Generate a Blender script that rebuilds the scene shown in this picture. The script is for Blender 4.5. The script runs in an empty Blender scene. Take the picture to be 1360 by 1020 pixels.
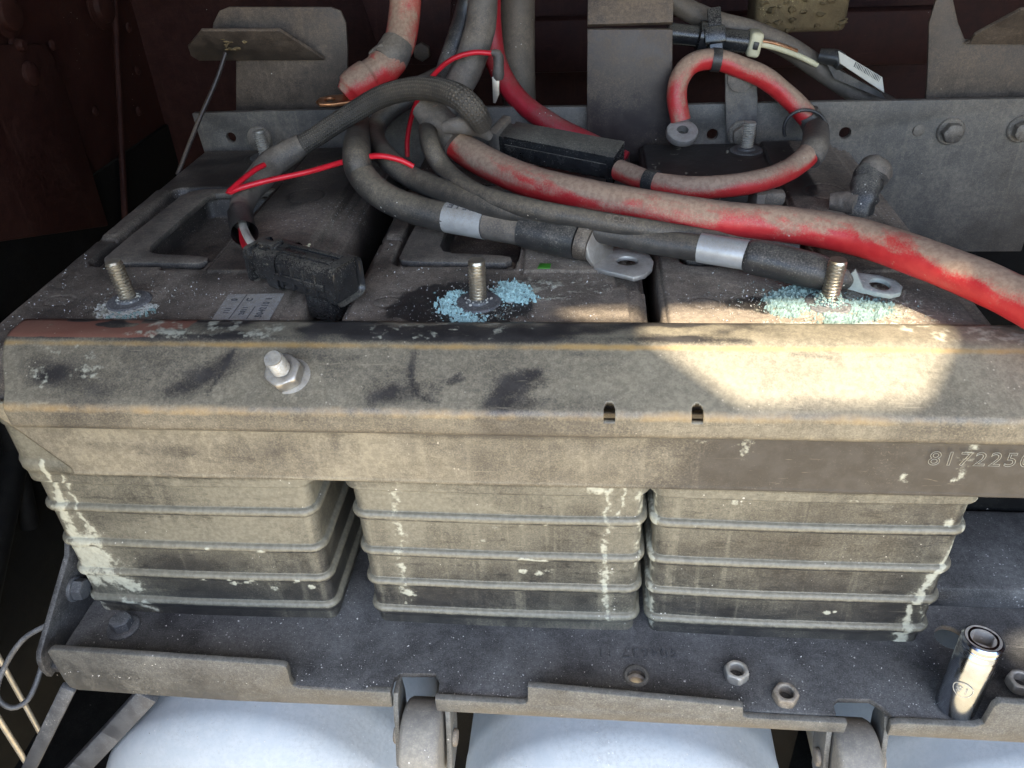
import bpy, bmesh, math, random
import numpy as np
from mathutils import Vector, Matrix

scene = bpy.context.scene
COL = scene.collection
rad = math.radians
random.seed(7)
RNG = np.random.default_rng(11)

# ------------------------------------------------------------------ camera
RX = np.array([[0.99565031, 0.01228675, -0.09235531],
               [0.08333836, -0.56063985, 0.82385538],
               [-0.04165556, -0.8279686, -0.55922519]])
FOC = 1087.4235605
CAM = np.array([0.0, -0.348, 0.428])
cam_d = bpy.data.cameras.new('camera')
cam_d.sensor_width = 36.0
cam_d.lens = FOC / 1360 * 36.0
cam_d.clip_start = 0.01
cam_d.clip_end = 500
cam = bpy.data.objects.new('camera', cam_d)
COL.objects.link(cam)
m = Matrix.Identity(4)
for i in range(3):
    m[i][0] = RX[i, 0]; m[i][1] = -RX[i, 1]; m[i][2] = -RX[i, 2]; m[i][3] = CAM[i]
cam.matrix_world = m
scene.camera = cam

# ------------------------------------------------------------------ light
SUN = Vector((0.18, -0.45, 0.9)).normalized()
world = bpy.data.worlds.new('World')
scene.world = world
world.use_nodes = True
wn = world.node_tree
bg = wn.nodes['Background']
sky = wn.nodes.new('ShaderNodeTexSky')
sky.sky_type = 'NISHITA'
sky.sun_disc = False
sky.sun_elevation = math.asin(SUN.z)
sky.sun_rotation = math.atan2(SUN.x, SUN.y)
sky.air_density = 1.0
sky.dust_density = 1.5
wn.links.new(sky.outputs[0], bg.inputs[0])
bg.inputs[1].default_value = 0.15
sd = bpy.data.lights.new('sun', 'SUN')
sd.energy = 2.1
sd.angle = rad(1.0)
sd.color = (1.0, 0.89, 0.72)
so = bpy.data.objects.new('sun', sd)
COL.objects.link(so)
so.rotation_euler = SUN.to_track_quat('Z', 'Y').to_euler()
scene.view_settings.view_transform = 'Standard'
scene.view_settings.look = 'None'
scene.view_settings.exposure = 2.5
scene.view_settings.gamma = 1.0
scene.render.engine = 'CYCLES'
scene.cycles.max_bounces = 8
scene.cycles.diffuse_bounces = 5
scene.cycles.use_denoising = True


# ------------------------------------------------------------------ helpers
def P(x, y, Y=None, Z=None, X=None):
    """point of the place seen in direction (x, y) lying on the given real plane"""
    r = RX @ np.array([x - 680.0, y - 510.0, FOC])
    if Z is not None: t = (Z - CAM[2]) / r[2]
    elif Y is not None: t = (Y - CAM[1]) / r[1]
    else: t = (X - CAM[0]) / r[0]
    return CAM + r * t


def depth(p):
    return float((RX.T @ (np.asarray(p) - CAM))[2])


def PL(x, y, p0, n):
    """the same on any plane through p0 with normal n"""
    r = RX @ np.array([x - 680.0, y - 510.0, FOC]); n = np.asarray(n, float)
    return CAM + r * (((np.asarray(p0) - CAM) @ n) / (r @ n))


class VN:
    """smooth value noise on a plane"""
    def __init__(self, seed):
        self.g = np.random.default_rng(seed).random((256, 256))
    def one(self, u, v):
        iu = np.floor(u).astype(int); iv = np.floor(v).astype(int)
        fu = u - iu; fv = v - iv
        fu = fu * fu * (3 - 2 * fu); fv = fv * fv * (3 - 2 * fv)
        g = self.g
        a = g[iu % 256, iv % 256]; b = g[(iu + 1) % 256, iv % 256]
        c = g[iu % 256, (iv + 1) % 256]; d = g[(iu + 1) % 256, (iv + 1) % 256]
        return (a * (1 - fu) + b * fu) * (1 - fv) + (c * (1 - fu) + d * fu) * fv
    def fbm(self, u, v, oct=4):
        s = 0; a = 1; t = 0
        for i in range(oct):
            s = s + a * self.one(u * 2 ** i + 17 * i, v * 2 ** i + 31 * i); t += a; a *= .55
        return s / t


def sstep(a, b, x):
    t = np.clip((x - a) / (b - a), 0, 1)
    return t * t * (3 - 2 * t)


def seg_dist(px, py, line, w0=1.0, w1=None):
    """distance to a polyline divided by a width that runs from w0 to w1"""
    if w1 is None: w1 = w0
    best = np.full(px.shape, 1e9)
    n = len(line) - 1
    for i in range(n):
        (ax, ay), (bx, by) = line[i], line[i + 1]
        dx, dy = bx - ax, by - ay
        t = np.clip(((px - ax) * dx + (py - ay) * dy) / (dx * dx + dy * dy + 1e-12), 0, 1)
        w = w0 + (w1 - w0) * (i + t) / n
        best = np.minimum(best, np.hypot(px - ax - t * dx, py - ay - t * dy) / w)
    return best


def rrect(px, py, x0, x1, y0, y1, r):
    cx, cy = (x0 + x1) / 2, (y0 + y1) / 2
    qx = np.abs(px - cx) - (x1 - x0) / 2 + r
    qy = np.abs(py - cy) - (y1 - y0) / 2 + r
    return np.hypot(np.maximum(qx, 0), np.maximum(qy, 0)) + np.minimum(np.maximum(qx, qy), 0) - r


def frame(dirv, up=(0, 0, 1), loc=(0, 0, 0)):
    """matrix whose local Z points along dirv"""
    z = Vector(dirv).normalized()
    u = Vector(up)
    if abs(z.dot(u.normalized())) > .98: u = Vector((0, 1, 0))
    x = u.cross(z).normalized(); y = z.cross(x)
    M = Matrix.Identity(4)
    for i in range(3):
        M[i][0] = x[i]; M[i][1] = y[i]; M[i][2] = z[i]; M[i][3] = loc[i]
    return M


def basis(xa, ya, loc):
    """matrix with local X along xa, local Y near ya"""
    x = Vector(xa).normalized(); y = Vector(ya); y = (y - x * y.dot(x)).normalized(); z = x.cross(y)
    M = Matrix.Identity(4)
    for i in range(3):
        M[i][0] = x[i]; M[i][1] = y[i]; M[i][2] = z[i]; M[i][3] = loc[i]
    return M


def T(x, y, z): return Matrix.Translation((x, y, z))


def obj_from(name, me, mat, parent=None):
    o = bpy.data.objects.new(name, me)
    COL.objects.link(o)
    if mat is not None: me.materials.append(mat)
    if parent is not None:
        # mesh data is in place coordinates; a thing's empty may stand anywhere
        o.parent = parent
        if parent.type == 'EMPTY':
            o.matrix_parent_inverse = Matrix.Translation(-Vector(parent.location))
    return o


class MB:
    def __init__(self):
        self.v = []; self.f = []; self.n = 0; self.uv = None
    def add(self, v, f, M=None):
        v = np.asarray(v, float)
        if M is not None:
            A = np.array(M); v = v @ A[:3, :3].T + A[:3, 3]
        self.v.append(v)
        self.f += [tuple(int(i) + self.n for i in q) for q in f]
        self.n += len(v)
        return self
    def bm(self, b, M=None):
        b.verts.ensure_lookup_table(); b.verts.index_update()
        v = [tuple(x.co) for x in b.verts]
        f = [[x.index for x in q.verts] for q in b.faces]
        b.free()
        return self.add(v, f, M)
    def box(self, sx, sy, sz, M=None, bev=0.0, seg=2):
        b = bmesh.new()
        bmesh.ops.create_cube(b, size=1.0)
        bmesh.ops.scale(b, vec=(sx, sy, sz), verts=b.verts)
        if bev > 0:
            bmesh.ops.bevel(b, geom=list(b.edges), offset=bev, segments=seg, affect='EDGES', profile=.5)
        return self.bm(b, M)
    def plate(self, loop, th, M=None, holes=(), bev=0.0008):
        b = bmesh.new()
        for lp in [loop] + list(holes):
            vs = [b.verts.new((p[0], p[1], 0)) for p in lp]
            for i in range(len(vs)): b.edges.new((vs[i], vs[(i + 1) % len(vs)]))
        bmesh.ops.triangle_fill(b, edges=list(b.edges), use_beauty=True, use_dissolve=False)
        r = bmesh.ops.extrude_face_region(b, geom=list(b.faces))
        bmesh.ops.translate(b, vec=(0, 0, th), verts=[x for x in r['geom'] if isinstance(x, bmesh.types.BMVert)])
        bmesh.ops.recalc_face_normals(b, faces=list(b.faces))
        if bev > 0:
            es = [e for e in b.edges if len(e.link_faces) == 2 and e.calc_face_angle(0) > 1.0]
            bmesh.ops.bevel(b, geom=es, offset=bev, segments=2, affect='EDGES', profile=.5, clamp_overlap=True)
        return self.bm(b, M)
    def lathe(self, prof, seg=24, M=None, rf=None, closed=False):
        """prof: list of (r, z); rf(theta, r, z, k) may change the radius"""
        k = len(prof); v = []
        for i in range(seg):
            th = 2 * math.pi * i / seg
            for j, (r, z) in enumerate(prof):
                rr = rf(th, r, z, j) if rf else r
                v.append((rr * math.cos(th), rr * math.sin(th), z))
        f = []
        for i in range(seg):
            a = i * k; c = ((i + 1) % seg) * k
            for j in range(k if closed else k - 1):
                j2 = (j + 1) % k
                f.append((a + j, c + j, c + j2, a + j2))
        return self.add(v, f, M)
    def thread(self, r, z0, z1, pitch, M=None, seg=20, d=.13):
        nz = max(2, int((z1 - z0) / pitch * 6)); v = []; f = []
        for j in range(nz + 1):
            z = z0 + (z1 - z0) * j / nz
            for i in range(seg):
                th = 2 * math.pi * i / seg
                s = (z / pitch - i / seg) % 1.0
                rr = r * (1 - d + 2 * d * (1 - abs(2 * s - 1))) - r * d
                v.append((rr * math.cos(th), rr * math.sin(th), z))
        for j in range(nz):
            for i in range(seg):
                a = j * seg + i; b_ = j * seg + (i + 1) % seg
                f.append((a, b_, b_ + seg, a + seg))
        n = len(v)
        top = [(nz * seg + i) for i in range(seg)]
        v += [(0.86 * r * math.cos(2 * math.pi * i / seg), .86 * r * math.sin(2 * math.pi * i / seg), z1 + .0012) for i in range(seg)]
        for i in range(seg): f.append((top[i], top[(i + 1) % seg], n + (i + 1) % seg, n + i))
        f.append(tuple(n + i for i in range(seg)))
        return self.add(v, f, M)
    def hexhead(self, af, h, M=None, cham=.06, hole=0.0, pitch=.00125):
        a = af / 2
        def rf(th, r, z, j):
            if r < 0: return -r
            hx = a / math.cos((th + math.pi / 6) % (math.pi / 3) - math.pi / 6)
            return min(hx * r, a * 1.155 * r if j else hx)
        if hole <= 0:
            def rf2(th, r, z, j):
                hx = a / math.cos((th + math.pi / 6) % (math.pi / 3) - math.pi / 6)
                return [hx, hx, min(hx, a * 1.06), 0.93 * a, 0.0][j]
            self.lathe([(1, 0), (1, h * .78), (1, h * .93), (1, h), (0, h)], 36, M, rf2)
        else:
            prof = [(hole * 1.12, 0)]
            n = max(6, int(h / pitch) * 4)
            for i in range(n + 1):
                z = h * (.06 + .88 * i / n)
                prof.append((hole * (1 - .07 * (abs((z / pitch) % 1 * 2 - 1))), z))
            prof.append((hole * 1.12, h))
            k0 = len(prof)
            prof += [(0.96 * a, h), (a * 1.0, h * .93), (1, h * .82), (1, h * .18), (1, h * .07), (.96 * a, 0)]
            def rf3(th, r, z, j):
                if j < k0: return r
                hx = a / math.cos((th + math.pi / 6) % (math.pi / 3) - math.pi / 6)
                return [.93 * a, min(hx, a * 1.05), hx, hx, min(hx, a * 1.05), .93 * a][j - k0]
            self.lathe(prof[::-1] if False else prof, 36, M, rf3, closed=True)
        return self
    def blob(self, c, r, jit=.35, flat=1.0, seed=None):
        t = (1 + 5 ** .5) / 2
        v = np.array([(-1, t, 0), (1, t, 0), (-1, -t, 0), (1, -t, 0), (0, -1, t), (0, 1, t), (0, -1, -t), (0, 1, -t),
                      (t, 0, -1), (t, 0, 1), (-t, 0, -1), (-t, 0, 1)], float) / 1.9
        v *= (1 + RNG.uniform(-jit, jit, (12, 1)))
        a = RNG.uniform(0, 6.28); ca, sa = math.cos(a), math.sin(a)
        v = v @ np.array([[ca, sa, 0], [-sa, ca, 0], [0, 0, 1]])
        v *= r; v[:, 2] *= flat
        f = [(0, 11, 5), (0, 5, 1), (0, 1, 7), (0, 7, 10), (0, 10, 11), (1, 5, 9), (5, 11, 4), (11, 10, 2), (10, 7, 6), (7, 1, 8),
             (3, 9, 4), (3, 4, 2), (3, 2, 6), (3, 6, 8), (3, 8, 9), (4, 9, 5), (2, 4, 11), (6, 2, 10), (8, 6, 7), (9, 8, 1)]
        return self.add(v + np.asarray(c), f)
    def grain(self, c, r):
        v = RNG.normal(size=(4, 3)); v /= np.linalg.norm(v, axis=1)[:, None]
        return self.add(v * r + np.asarray(c), [(0, 1, 2), (0, 2, 3), (0, 3, 1), (1, 3, 2)])
    def build(self, name, mat, parent=None, sharp=35, smooth=True):
        V = np.concatenate(self.v)
        me = bpy.data.meshes.new(name)
        me.from_pydata(V.tolist(), [], self.f)
        b = bmesh.new(); b.from_mesh(me)
        bmesh.ops.recalc_face_normals(b, faces=list(b.faces))
        b.to_mesh(me); b.free()
        if smooth:
            me.polygons.foreach_set('use_smooth', [True] * len(me.polygons))
            me.set_sharp_from_angle(angle=rad(sharp))
        return obj_from(name, me, mat, parent)


def grid_obj(name, V, nu, nv, mat, parent=None, stain_light=None, sheen_primer=None, sharp=None, closed=False, flip=False):
    """V: (nu*nv,3) array, v runs fastest"""
    iu = np.arange(nu if closed else nu - 1); iv = np.arange(nv - 1)
    A, B = np.meshgrid(iu, iv, indexing='ij')
    A2 = (A + 1) % nu
    q = np.stack([A * nv + B, A2 * nv + B, A2 * nv + B + 1, A * nv + B + 1], -1).reshape(-1, 4)
    if flip: q = q[:, ::-1]
    me = bpy.data.meshes.new(name)
    me.vertices.add(len(V)); me.vertices.foreach_set('co', np.ascontiguousarray(V, dtype=np.float32).ravel())
    me.loops.add(q.size); me.loops.foreach_set('vertex_index', q.ravel().astype(np.int32))
    me.polygons.add(len(q))
    me.polygons.foreach_set('loop_start', (np.arange(len(q)) * 4).astype(np.int32))
    me.update(calc_edges=True)
    me.polygons.foreach_set('use_smooth', [True] * len(q))
    if sharp: me.set_sharp_from_angle(angle=rad(sharp))
    put_attr(me, stain_light, sheen_primer)
    me.validate()
    return obj_from(name, me, mat, parent)


def put_attr(me, stain_light=None, sheen_primer=None):
    n = len(me.vertices)
    if stain_light is not None:
        a = me.color_attributes.new('stain_light', 'FLOAT_COLOR', 'POINT')
        arr = np.ones((n, 4), np.float32); arr[:, :3] = np.clip(stain_light, -3, 3)
        a.data.foreach_set('color', arr.ravel())
    if sheen_primer is not None:
        a = me.attributes.new('sheen_primer', 'FLOAT', 'POINT')
        a.data.foreach_set('value', np.asarray(sheen_primer, np.float32))


def spline(pts, n):
    """Catmull-Rom through rows of pts, n samples"""
    pts = np.asarray(pts, float)
    p = np.vstack([2 * pts[0] - pts[1], pts, 2 * pts[-1] - pts[-2]])
    L = np.r_[0, np.cumsum(np.linalg.norm(np.diff(pts[:, :3], axis=0), axis=1) + 1e-9)]
    s = np.linspace(0, L[-1], n); out = []
    for q in s:
        i = min(np.searchsorted(L, q, side='right') - 1, len(pts) - 2)
        t = (q - L[i]) / (L[i + 1] - L[i])
        a, b, c, d = p[i], p[i + 1], p[i + 2], p[i + 3]
        out.append(.5 * (2 * b + (c - a) * t + (2 * a - 5 * b + 4 * c - d) * t * t + (3 * b - a - 3 * c + d) * t ** 3))
    return np.array(out), s


def tube_mesh(name, pts, mat, parent=None, n=None, sides=20, cap=True, lump=0.0, bands=None, seed=0, stain_fn=None):
    """pts rows: x y z r; bands(s, L) -> extra radius"""
    pts = np.asarray(pts, float)
    L = np.linalg.norm(np.diff(pts[:, :3], axis=0), axis=1).sum()
    if n is None: n = max(12, int(L / .003))
    S, s = spline(pts, n)
    C = S[:, :3]; r = np.maximum(S[:, 3], 1e-4)
    t = np.gradient(C, axis=0); t /= np.linalg.norm(t, axis=1)[:, None]
    u = np.cross(t[0], (0, 0, 1.0))
    if np.linalg.norm(u) < .05: u = np.cross(t[0], (0, 1.0, 0))
    u /= np.linalg.norm(u); U = [u]
    for i in range(1, n):
        u = U[-1] - t[i] * (U[-1] @ t[i]); u /= np.linalg.norm(u); U.append(u)
    U = np.array(U); W = np.cross(t, U)
    th = np.arange(sides) * 2 * math.pi / sides
    if bands is not None: r = r + bands(s, L)
    Rm = np.repeat(r[:, None], sides, 1)
    if lump > 0:
        vn = VN(seed + 5)
        A, B = np.meshgrid(s / .012, th * 1.2, indexing='ij')
        w = vn.fbm(A, np.abs(B - math.pi * 1.2), 3) - .5
        Rm = Rm * (1 + lump * w)
    V = C[:, None, :] + Rm[..., None] * (np.cos(th)[None, :, None] * U[:, None, :] + np.sin(th)[None, :, None] * W[:, None, :])
    V = V.reshape(-1, 3)
    f = []
    for i in range(n - 1):
        for j in range(sides):
            a = i * sides + j; b = i * sides + (j + 1) % sides
            f.append((a, b, b + sides, a + sides))
    if cap:
        f.append(tuple(range(sides))[::-1]); f.append(tuple((n - 1) * sides + j for j in range(sides)))
    me = bpy.data.meshes.new(name)
    me.from_pydata(V.tolist(), [], f)
    uv = me.uv_layers.new(name='UVMap')
    U2 = np.zeros((len(me.loops), 2), np.float32); k = 0
    per = 2 * math.pi
    for fi, q in enumerate(f):
        if fi < (n - 1) * sides:
            i, j = divmod(fi, sides)
            U2[k:k + 4] = [(s[i], j / sides), (s[i], (j + 1) / sides), (s[i + 1], (j + 1) / sides), (s[i + 1], j / sides)]
        k += len(q)
    uv.data.foreach_set('uv', U2.ravel())
    b = bmesh.new(); b.from_mesh(me); bmesh.ops.recalc_face_normals(b, faces=list(b.faces)); b.to_mesh(me); b.free()
    me.polygons.foreach_set('use_smooth', [True] * len(me.polygons))
    me.set_sharp_from_angle(angle=rad(50))
    if stain_fn is not None:
        A, B = np.meshgrid(s, th, indexing='ij')
        put_attr(me, stain_fn(A.ravel(), B.ravel(), V))
    return obj_from(name, me, mat, parent)


def loft(name, secs, mat, parent, n=36, sides=28):
    """flattening barrel: rows (centre, half width, half height)"""
    S, s_ = spline(np.array([(*c, w, h) for c, w, h in secs]), n)
    t = np.gradient(S[:, :3], axis=0); t /= np.linalg.norm(t, axis=1)[:, None]
    side = np.cross(t, (0, 0, 1.0)); side /= np.linalg.norm(side, axis=1)[:, None]; upv = np.cross(side, t)
    th = np.arange(sides) * 2 * math.pi / sides
    V = S[:, None, :3] + S[:, 3][:, None, None] * np.cos(th)[None, :, None] * side[:, None, :] + S[:, 4][:, None, None] * np.sin(th)[None, :, None] * upv[:, None, :]
    b = MB(); f = [(i * sides + j, i * sides + (j + 1) % sides, (i + 1) * sides + (j + 1) % sides, (i + 1) * sides + j) for i in range(n - 1) for j in range(sides)]
    f += [tuple(range(sides)), tuple((n - 1) * sides + j for j in range(sides))]
    b.add(V.reshape(-1, 3), f)
    return b.build(name, mat, parent)


def path(spec):
    """rows (px, py, 'y'|'z', value, radius) -> x y z r"""
    out = []
    for px, py, k, val, r in spec:
        p = P(px, py, **{k.upper(): val})
        out.append((p[0], p[1], p[2], r))
    return np.array(out)


def tag(o, label=None, cat=None, group=None, kind=None):
    if label: o['label'] = label
    if cat: o['category'] = cat
    if group: o['group'] = group
    if kind: o['kind'] = kind
    return o


def thing(name, label, cat, loc=(0, 0, 0), group=None):
    o = bpy.data.objects.new(name, None)
    COL.objects.link(o); o.location = loc
    o.empty_display_size = .02
    return tag(o, label, cat, group)


def plate_on(b, pts_px, p0, n, th, holes_px=(), bev=.0008):
    n = Vector(n).normalized(); P3 = [PL(x, y, p0, n) for x, y in pts_px]
    xa = Vector(P3[1] - P3[0]); ya = n.cross(xa.normalized()); Mx = basis(xa, ya, P3[0]); inv = Mx.inverted()
    lp = [tuple((inv @ Vector(p))[:2]) for p in P3]
    hs = []
    for x, y, r in holes_px:
        c = inv @ Vector(PL(x, y, p0, n)); hs.append(circle(c.x, c.y, r, 24))
    return b.plate(lp, th, Mx @ T(0, 0, -th), hs, bev)


def circle(cx, cy, r, n=20):
    return [(cx + r * math.cos(2 * math.pi * i / n), cy + r * math.sin(2 * math.pi * i / n)) for i in range(n)]


# ------------------------------------------------------------------ materials
DUST = (0.36, 0.30, 0.20)

def nmat(name):
    mt = bpy.data.materials.new(name); mt.use_nodes = True
    return mt, mt.node_tree, mt.node_tree.nodes['Principled BSDF']


class NT:
    def __init__(self, nt): self.nt = nt
    def n(self, t, **k):
        o = self.nt.nodes.new(t)
        for a, b in k.items(): setattr(o, a, b)
        return o
    def put(self, s, v):
        if isinstance(v, (int, float)): s.default_value = v
        elif isinstance(v, tuple): s.default_value = tuple(v) + (1,) if len(v) == 3 and len(s.default_value) == 4 else v
        else: self.nt.links.new(v, s)
    def math(self, op, a, b=0.0, clamp=False):
        o = self.n('ShaderNodeMath', operation=op, use_clamp=clamp)
        self.put(o.inputs[0], a); self.put(o.inputs[1], b)
        return o.outputs[0]
    def ramp(self, x, a, b, lo=0.0, hi=1.0):
        o = self.n('ShaderNodeMapRange', interpolation_type='SMOOTHSTEP')
        self.put(o.inputs[0], x); self.put(o.inputs[1], a); self.put(o.inputs[2], b); self.put(o.inputs[3], lo); self.put(o.inputs[4], hi)
        return o.outputs[0]
    def mix(self, f, a, b):
        o = self.n('ShaderNodeMix', data_type='RGBA')
        self.put(o.inputs[0], f); self.put(o.inputs[6], a); self.put(o.inputs[7], b)
        return o.outputs[2]
    def noise(self, vec, scale, detail=3.0, rough=.55, dist=0.0):
        o = self.n('ShaderNodeTexNoise')
        self.put(o.inputs['Vector'], vec); o.inputs['Scale'].default_value = scale
        o.inputs['Detail'].default_value = detail; o.inputs['Roughness'].default_value = rough
        o.inputs['Distortion'].default_value = dist
        return o.outputs[0]


def dusty(name, base, base2=None, dust=DUST, dust_amt=.3, up=.4, var=1.0, speck=.3, speck_col=(.62, .58, .5), rough=.45, metal=0.0,
          bump=.25, crust_col=(.56, .54, .41), sheen_col=(.42, .25, .07), dust_max=.92, nscale=1.0, braid=None, print_=None, spec=.5, scratch=0.0, mott=.45, drip=0.0, drough=.85, grain=1.1):
    mt, nt, bs = nmat(name); g = NT(nt)
    tc = g.n('ShaderNodeTexCoord')
    oi = g.n('ShaderNodeObjectInfo')
    vm = g.n('ShaderNodeVectorMath', operation='ADD')
    cmb = g.n('ShaderNodeCombineXYZ')
    g.put(cmb.inputs[0], g.math('MULTIPLY', oi.outputs['Random'], 3.0)); g.put(cmb.inputs[1], g.math('MULTIPLY', oi.outputs['Random'], 1.7))
    nt.links.new(tc.outputs['Object'], vm.inputs[0]); nt.links.new(cmb.outputs[0], vm.inputs[1])
    vec = vm.outputs[0]
    n1 = g.noise(vec, 16 * nscale, 5, .6, .4)
    n2 = g.noise(vec, 95 * nscale, 4, .6)
    n3 = g.noise(vec, 1100, 2, .6)
    n4 = g.noise(vec, 340, 2, .6)
    geo = g.n('ShaderNodeNewGeometry'); sx = g.n('ShaderNodeSeparateXYZ'); nt.links.new(geo.outputs['Normal'], sx.inputs[0])
    at = g.n('ShaderNodeAttribute', attribute_name='stain_light'); sc_ = g.n('ShaderNodeSeparateColor'); nt.links.new(at.outputs['Color'], sc_.inputs[0])
    we = g.n('ShaderNodeAttribute', attribute_name='sheen_primer')
    R, G, B = sc_.outputs[0], sc_.outputs[1], sc_.outputs[2]
    d = g.math('MULTIPLY', sx.outputs[2], up)
    d = g.math('ADD', d, dust_amt)
    d = g.math('ADD', d, g.math('MULTIPLY', g.math('SUBTRACT', n1, .5), 1.5 * var))
    d = g.math('ADD', d, g.math('MULTIPLY', g.math('SUBTRACT', n2, .5), mott * var))
    d = g.math('ADD', d, g.math('MULTIPLY', g.math('SUBTRACT', n3, .5), grain))
    d = g.math('ADD', d, R)
    if drip > 0:
        md = g.n('ShaderNodeMapping'); nt.links.new(vec, md.inputs[0]); md.inputs['Scale'].default_value = (150, 150, 7)
        dn = g.noise(md.outputs[0], 1.0, 3, .6, .3)
        d = g.math('ADD', d, g.math('MULTIPLY', g.ramp(dn, .52, .74), drip))
        md2 = g.n('ShaderNodeMapping'); nt.links.new(vec, md2.inputs[0]); md2.inputs['Scale'].default_value = (60, 60, 260)
        d = g.math('SUBTRACT', d, g.math('MULTIPLY', g.ramp(g.noise(md2.outputs[0], 1.0, 3, .7, .6), .56, .7), drip * .8))
    d = g.math('SUBTRACT', d, g.math('MULTIPLY', B, g.math('ADD', .6, n2)))
    d = g.math('MULTIPLY', g.ramp(d, 0.0, 1.0), dust_max)
    bc = g.mix(g.ramp(n2, .35, .65), tuple(base), tuple(base2 or base))
    dv = g.mix(g.ramp(n4, .3, .7), tuple(c * .8 for c in dust), tuple(min(1, c * 1.15) for c in dust))
    col = g.mix(d, bc, dv)
    # warm bounce sheen painted along bends, red primer where negative
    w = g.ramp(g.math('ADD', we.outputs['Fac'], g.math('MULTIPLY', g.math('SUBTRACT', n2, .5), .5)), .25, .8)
    col = g.mix(g.math('MULTIPLY', w, .8), col, sheen_col)
    pw = g.ramp(g.math('ADD', g.math('MULTIPLY', we.outputs['Fac'], -1.0), g.math('MULTIPLY', g.math('SUBTRACT', n2, .5), .6)), .3, .6)
    col = g.mix(g.math('MULTIPLY', pw, .85), col, (.25, .105, .07))
    # specks of salt and grit
    vo = g.n('ShaderNodeTexVoronoi'); nt.links.new(vec, vo.inputs['Vector']); vo.inputs['Scale'].default_value = 420
    sp = g.math('LESS_THAN', vo.outputs['Distance'], g.math('MULTIPLY', g.ramp(n1, .44, .72), .28))
    rnd = g.n('ShaderNodeSeparateColor'); nt.links.new(vo.outputs['Color'], rnd.inputs[0])
    sp = g.math('MULTIPLY', sp, g.math('LESS_THAN', rnd.outputs[0], speck))
    sp2 = g.math('MULTIPLY', g.math('MULTIPLY', g.ramp(n3, .62, .72), g.ramp(n1, .36, .66)), min(1.0, speck * 1.3))
    sp = g.math('MAXIMUM', sp, sp2)
    sp = g.math('MULTIPLY', sp, g.math('SUBTRACT', 1.0, g.math('MULTIPLY', B, .6, clamp=True)))
    col = g.mix(g.math('MULTIPLY', sp, .75), col, speck_col)
    if scratch > 0:
        mp = g.n('ShaderNodeMapping'); nt.links.new(vec, mp.inputs[0]); mp.inputs['Scale'].default_value = (14, 160, 160); mp.inputs['Rotation'].default_value = (.3, .5, .7)
        s1 = g.noise(mp.outputs[0], 1.6, 3, .7, 1.2)
        col = g.mix(g.math('MULTIPLY', g.ramp(s1, .66, .72), scratch), col, tuple(min(1, c * 1.3) for c in dust))
    # crust
    cr = g.ramp(g.math('ADD', g.math('ADD', G, g.math('MULTIPLY', g.math('SUBTRACT', n2, .5), 1.2)), g.math('MULTIPLY', g.math('SUBTRACT', n4, .5), 1.3)), .30, .80)
    cr = g.math('MULTIPLY', cr, g.math('GREATER_THAN', G, .02))
    cc = g.mix(n4, tuple(c * .6 for c in crust_col), crust_col)
    col = g.mix(g.math('MULTIPLY', cr, .85), col, cc)
    h = g.math('ADD', g.math('MULTIPLY', n2, .35), g.math('MULTIPLY', n4, .25))
    h = g.math('ADD', h, g.math('MULTIPLY', n3, .12))
    h = g.math('ADD', h, g.math('MULTIPLY', g.math('MULTIPLY', cr, n4), 2.0))
    h = g.math('ADD', h, g.math('MULTIPLY', sp, .35))
    if braid:
        uvm = g.n('ShaderNodeUVMap', uv_map='UVMap'); su = g.n('ShaderNodeSeparateXYZ'); nt.links.new(uvm.outputs[0], su.inputs[0])
        a = g.math('MULTIPLY', su.outputs[0], braid[0]); b_ = g.math('MULTIPLY', su.outputs[1], braid[1])
        w1 = g.math('SINE', g.math('MULTIPLY', g.math('ADD', a, b_), 6.2832)); w2 = g.math('SINE', g.math('MULTIPLY', g.math('SUBTRACT', a, b_), 6.2832))
        br = g.math('MULTIPLY', w1, w2)
        pk = g.ramp(br, .0, .7)
        col = g.mix(g.math('MULTIPLY', pk, .75), g.mix(.55, col, (.02, .018, .015)), col)
        h = g.math('ADD', h, g.math('MULTIPLY', pk, 1.6))
    bp = g.n('ShaderNodeBump'); bp.inputs['Strength'].default_value = bump; bp.inputs['Distance'].default_value = .0016
    nt.links.new(h, bp.inputs['Height']); nt.links.new(bp.outputs[0], bs.inputs['Normal'])
    nt.links.new(col, bs.inputs['Base Color'])
    ro = g.math('ADD', g.math('MULTIPLY', d, drough - rough), rough)
    ro = g.math('MAXIMUM', ro, g.math('MULTIPLY', cr, .9))
    ro = g.math('ADD', ro, g.math('MULTIPLY', g.math('SUBTRACT', n2, .5), .25), clamp=True)
    nt.links.new(ro, bs.inputs['Roughness'])
    if metal > 0:
        nt.links.new(g.math('MULTIPLY', g.math('SUBTRACT', 1.0, g.math('MAXIMUM', d, cr)), metal), bs.inputs['Metallic'])
    bs.inputs['Specular IOR Level'].default_value = spec
    return mt


def plain(name, c, rough=.5, metal=0.0, var=.25, scale=200, bump=.15):
    mt, nt, bs = nmat(name); g = NT(nt)
    tc = g.n('ShaderNodeTexCoord')
    n = g.noise(tc.outputs['Object'], scale, 4)
    nt.links.new(g.mix(n, tuple(x * (1 - var) for x in c), tuple(min(1, x * (1 + var)) for x in c)), bs.inputs['Base Color'])
    nt.links.new(g.math('ADD', g.math('MULTIPLY', g.math('SUBTRACT', n, .5), .3), rough), bs.inputs['Roughness'])
    bs.inputs['Metallic'].default_value = metal
    bp = g.n('ShaderNodeBump'); bp.inputs['Strength'].default_value = bump; bp.inputs['Distance'].default_value = .001
    nt.links.new(n, bp.inputs['Height']); nt.links.new(bp.outputs[0], bs.inputs['Normal'])
    return mt


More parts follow.
